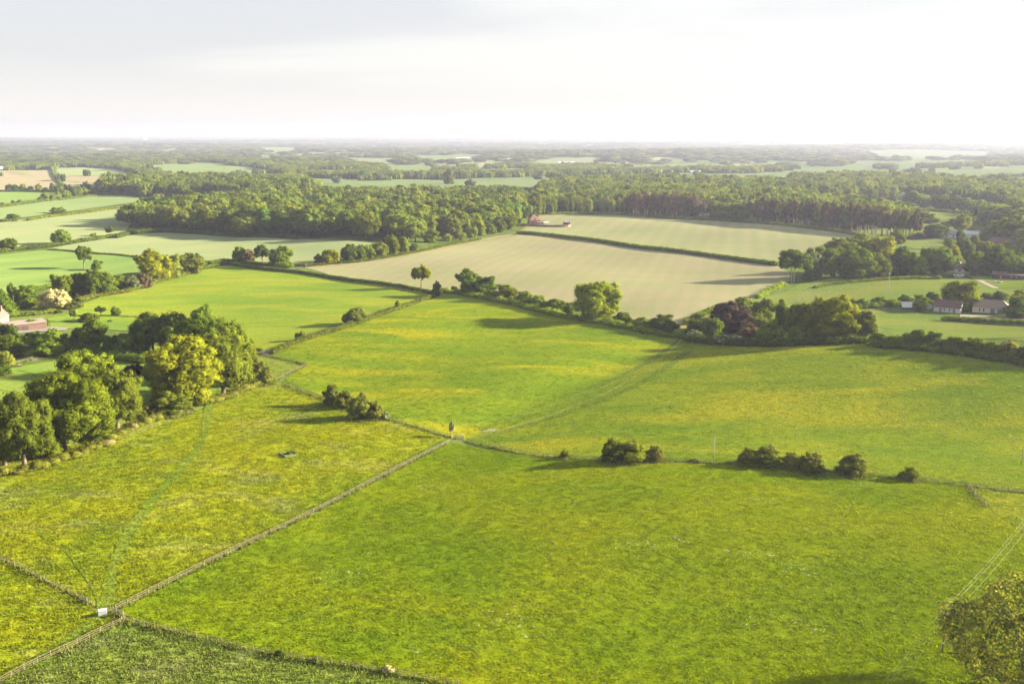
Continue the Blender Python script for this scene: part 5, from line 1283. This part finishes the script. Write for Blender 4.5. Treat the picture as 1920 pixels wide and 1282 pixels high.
# squarish walled enclosure in the yellow meadow
p = at3(541, 853); r = empty('enclosure', p, R(38)); tag(r, 'square low timber-walled enclosure alone in the yellow meadow', 'enclosure')
k = 1.9
for (x0, x1, y0, y1) in ((-k,k,-k-.1,-k+.1),(-k,k,k-.1,k+.1),(-k-.1,-k+.1,-k+.1,k-.1),(k-.1,k+.1,-k+.1,k-.1)): MB().box(x0,x1,y0,y1,-.2,.6).build('side_wall', MOSSY, r)
for x0 in (-k, k):
    for y0 in (-k, k): MB().box(x0-.13,x0+.13,y0-.13,y0+.13,-.2,.72).build('post', MOSSY, r)
MB().box(-k+.1,k-.1,-k+.1,k-.1,-.1,.4).build('grass_fill', FM['rough'], r)
T2 = dict(x=p[0]+.2,y=p[1]+.2,z=p[2]+.45,W=1.5,H=.9,kind='shrub',mat='dark',px=6,label='small dark shrub inside the square enclosure',group=None); place_tree(T2)
# dead pale tree at the gate
T3 = at3(847, 822); place_tree(dict(x=T3[0],y=T3[1],z=T3[2],W=1.7,H=float(lift(T3[0],T3[1],T3[2],790)),kind='sapling',mat='white',px=10,label='slim pale half-bare tree standing at the middle gate',group=None))
# trampoline
p = at3(1872, 531); r = empty('trampoline', p, 0); tag(r, 'round blue trampoline on the lawn by the stable', 'trampoline')
n = 24; mb = MB(); ring = [(1.9*math.cos(6.2832*i/n), 1.9*math.sin(6.2832*i/n), .9) for i in range(n)]; mb.tube(ring + ring[:1], .16, 6, False).build('frame_pad', BLUE, r)
mb = MB(); mb.quadverts([(1.8*math.cos(6.2832*i/n), 1.8*math.sin(6.2832*i/n), .88) for i in range(n)] + [(1.8*math.cos(6.2832*i/n), 1.8*math.sin(6.2832*i/n), .84) for i in range(n)], [tuple(range(n)), tuple(range(n,2*n))[::-1]]).build('jumping_mat', BLUE, r)
for i in range(6): MB().tube([(1.85*math.cos(1.047*i), 1.85*math.sin(1.047*i), 0), (1.85*math.cos(1.047*i), 1.85*math.sin(1.047*i), .9)], .04, 5).build('leg', METAL, r)
# caravan and car
def caravan(px, py, rot, label, l=5.0, mat=None):
    p = at3(px, py); r = empty('caravan', p, rot); tag(r, label, 'caravan'); mb = MB()
    prof = [(-l/2,.5),(-l/2-.1,1.2),(-l/2+.35,2.3),(l/2-.35,2.3),(l/2+.1,1.2),(l/2,.5)]; n = len(prof)
    mb.quadverts([(x,-1.05,z) for x,z in prof]+[(x,1.05,z) for x,z in prof],[tuple(range(n)),tuple(range(n,2*n))[::-1]]+[(i,(i+1)%n,n+(i+1)%n,n+i) for i in range(n)]).build('body', mat or SHEET_W, r)
    MB().box(-1.8,-.5,-1.08,-1.04,1.3,1.9).box(.6,1.8,-1.08,-1.04,1.3,1.9).build('window', GLASS, r)
    for s in (-1,1): MB().tube([(0,s*.95,.35),(0,s*1.06,.35)], .34, 12).build('wheel', BOARD_D, r)
    return r
caravan(1794, 521, .1, 'white caravan parked below the long bungalow')
caravan(1802, 521, .2, 'second white caravan touching the first below the bungalow', 4.2)
def car(px, py, rot, label, paint):
    p = at3(px, py); r = empty('parked_car', p, rot); tag(r, label, 'car'); mb = MB()
    prof = [(-2.1,.35),(-2.15,.8),(-1.9,1.0),(-1.3,1.1),(-.8,1.5),(.7,1.5),(1.3,1.02),(2.0,.85),(2.15,.6),(2.1,.35)]; n = len(prof)
    mb.quadverts([(x,-.85,z) for x,z in prof]+[(x,.85,z) for x,z in prof],[tuple(range(n)),tuple(range(n,2*n))[::-1]]+[(i,(i+1)%n,n+(i+1)%n,n+i) for i in range(n)]).build('body', paint, r)
    MB().quadverts([(-1.15,-.87,1.08),(.95,-.87,1.08),(.6,-.87,1.44),(-.75,-.87,1.44)],[(0,1,2,3)]).build('window', GLASS, r)
    for sx in (-1.3,1.3):
        for sy in (-.8,.8): MB().tube([(sx,sy-.1,.32),(sx,sy+.1,.32)], .32, 12).build('wheel', BOARD_D, r)
car(18, 611, .4, 'pale silver car parked between gable house and barn', plain('silver_paint', (.55,.57,.62), .35, .02, metal=.3))
car(1813, 397, .2, 'white car parked on the upper pasture', SHEET_W)

# ------------------------------------------------------------------ grass you can see standing
def tuft_mesh(seed, n=9, h=.42, spread=.34):
    g = np.random.default_rng(seed); V, F = [], []
    for i in range(n):
        a, q = g.random() * 6.283, spread * math.sqrt(g.random()); x, y = q * math.cos(a), q * math.sin(a); b = g.random() * 6.283; w = .05 + .05 * g.random(); hh = h * (.5 + .7 * g.random())
        lx, ly = (x * .8 + g.normal() * .09), (y * .8 + g.normal() * .09); k = len(V)
        V += [(x - math.cos(b) * w, y - math.sin(b) * w, -.03), (x + math.cos(b) * w, y + math.sin(b) * w, -.03), (x + lx + math.cos(b) * w * .5, y + ly + math.sin(b) * w * .5, hh), (x + lx - math.cos(b) * w * .6, y + ly - math.sin(b) * w * .6, hh * .9)]
        F.append((k, k + 1, k + 2, k + 3))
    return np.array(V), np.array(F)
R1 = 1.0
def near_track(P):
    r_ = np.zeros(len(P), bool)
    for Q, hw_ in TRACKS:
        lo, hi = Q.min(0) - 4, Q.max(0) + 4; m = np.all((P > lo) & (P < hi), 1); ids = np.where(m)[0]
        for c in range(0, len(ids), 4000):
            s = ids[c:c + 4000]; dd = np.sqrt(((P[s][:, None] - Q[None]) ** 2).sum(2)).min(1); r_[s] |= dd < hw_ * .6 * R1
    return r_
def tufts(mat, dens, hgt, nm, maxd=520, tr=.5):
    m2 = grass_like(mat, tr); objs = []
    for i in range(4):
        V, F = tuft_mesh(20 + i, 9, hgt); me = mesh_np('tuft', V, F, mats=[m2]); objs.append(template('%s_tuft_%d' % (nm, i), me))
    coll = hidden_collection(nm + '_tufts', objs); PP = []
    for poly in FIELDS[mat]:
        lo, hi = poly.min(0), poly.max(0); hi = np.minimum(hi, [400, maxd]); lo = np.maximum(lo, [-400, 120])
        if hi[1] <= lo[1]: continue
        n = int((hi[0] - lo[0]) * (hi[1] - lo[1]) * dens); P = rng.uniform(lo, hi, (n, 2)); d = np.hypot(P[:, 0], P[:, 1])
        P = P[(np.abs(P[:, 0]) < .56 * P[:, 1] + 25) & (rng.random(n) < np.clip(1.25 - d / maxd, .12, 1))]
        # grass grows in drifts
        v = vnoise(P, 2.6, 11) * .6 + vnoise(P, 9.0, 12) * .4; P = P[v > .02 + .4 * rng.random(len(P))]
        P = P[inside(P, poly)]; P = P[~(near_track(P) & (rng.random(len(P)) < .6))]; PP.append(P)
    P = np.vstack(PP); z = G(P[:, 0], P[:, 1]) + .08; d = np.hypot(P[:, 0], P[:, 1])
    s = rng.uniform(.6, 1.35, len(P)) * (1 + d / 700); hs = s * rng.uniform(.7, 1.2, len(P)) / (1 + d / 900)
    o = scatter_object(nm, np.c_[P, z], np.c_[s, s, hs], np.c_[np.zeros((len(P), 2)), rng.random(len(P)) * 6.28], rng.integers(0, 4, len(P)), coll)
    print(nm, len(P)); return o
def grass_like(mat, tr):
    src = FM[mat]; m = src.copy(); m.name = mat + '_blades'; t = m.node_tree; L = t.links.new
    out = [n for n in t.nodes if n.type == 'OUTPUT_MATERIAL'][0]; d = [n for n in t.nodes if n.type == 'BSDF_DIFFUSE'][0]
    for l in list(d.inputs['Normal'].links): t.links.remove(l)
    cl = d.inputs['Color'].links[0].from_socket
    bs = N(t, 'ShaderNodeVectorMath', operation='SCALE'); L(cl, bs.inputs[0]); bs.inputs['Scale'].default_value = 1.3; cl = bs.outputs[0]; L(cl, d.inputs['Color'])
    tn = N(t, 'ShaderNodeBsdfTranslucent'); L(cl, tn.inputs['Color']); ms = N(t, 'ShaderNodeMixShader'); ms.inputs[0].default_value = tr
    L(d.outputs[0], ms.inputs[1]); L(tn.outputs[0], ms.inputs[2]); L(ms.outputs[0], out.inputs[0]); return m
tufts('yellow', 2.4, .27, 'tall_flowering_grass', 420)
tufts('meadow', 2.2, .20, 'meadow_grass', 380)
tufts('dark', 2.8, .34, 'long_grass', 420)
tufts('mid', 1.3, .22, 'valley_grass', 520)
tufts('right', 1.2, .22, 'slope_grass', 560)

FM['dry'] = grass_mat('dry_tall_grass', (0.135, 0.170, 0.026), (0.180, 0.185, 0.050), None, mottle=0.3, bump=0)
def edge_grass():
    m2 = grass_like('dry', .25); objs = [template('edge_tuft_%d' % i, mesh_np('tuft', *tuft_mesh(50 + i, 12, .46, .34), mats=[m2])) for i in range(4)]
    PP = []
    for Q in FLINES:
        n = int(len(Q) * 2.6 * 2.2); k = rng.integers(0, len(Q) - 1, n); u = rng.random((n, 1)); PP.append(Q[k] * (1 - u) + Q[k + 1] * u + rng.normal(size=(n, 2)) * .3)
    for t in hand:
        if t['kind'] in ('bush', 'shrub') and t['y'] < 420:
            n = int(18 * t['W']); a = rng.random(n) * 6.283; q = t['W'] * (.42 + .22 * rng.random(n)); PP.append(np.c_[t['x'] + q * np.cos(a), t['y'] + q * np.sin(a)])
    P = np.vstack(PP); z = G(P[:, 0], P[:, 1]) + .06; s = rng.uniform(.7, 1.5, len(P)); hs = s * rng.uniform(.6, 1.25, len(P))
    return scatter_object('rough_edge_grass', np.c_[P, z], np.c_[s, s, hs], np.c_[np.zeros((len(P), 2)), rng.random(len(P)) * 6.28], rng.integers(0, 4, len(P)), hidden_collection('edge_tufts', objs))
edge_grass()

# ------------------------------------------------------------------ air
def haze_box():
    m, t, out = new_mat('hazy_air'); v = N(t, 'ShaderNodeVolumePrincipled')
    v.inputs['Color'].default_value = (*HAZE_C, 1); v.inputs['Density'].default_value = HAZE_D; v.inputs['Anisotropy'].default_value = HAZE_G
    t.links.new(v.outputs[0], out.inputs['Volume'])
    top = max(float(ZZ.max()) + 48, 150); bot = float(ZZ.min()) - 1.5
    o = MB().box(-36000, 36000, -6000, 47000, bot, top).build('haze', m); tag(o, kind='stuff'); return o
HAZE_C = (0.48, 0.52, 0.74)
HAZE_D = 0.80e-4
HAZE_G = 0.24
haze_box()
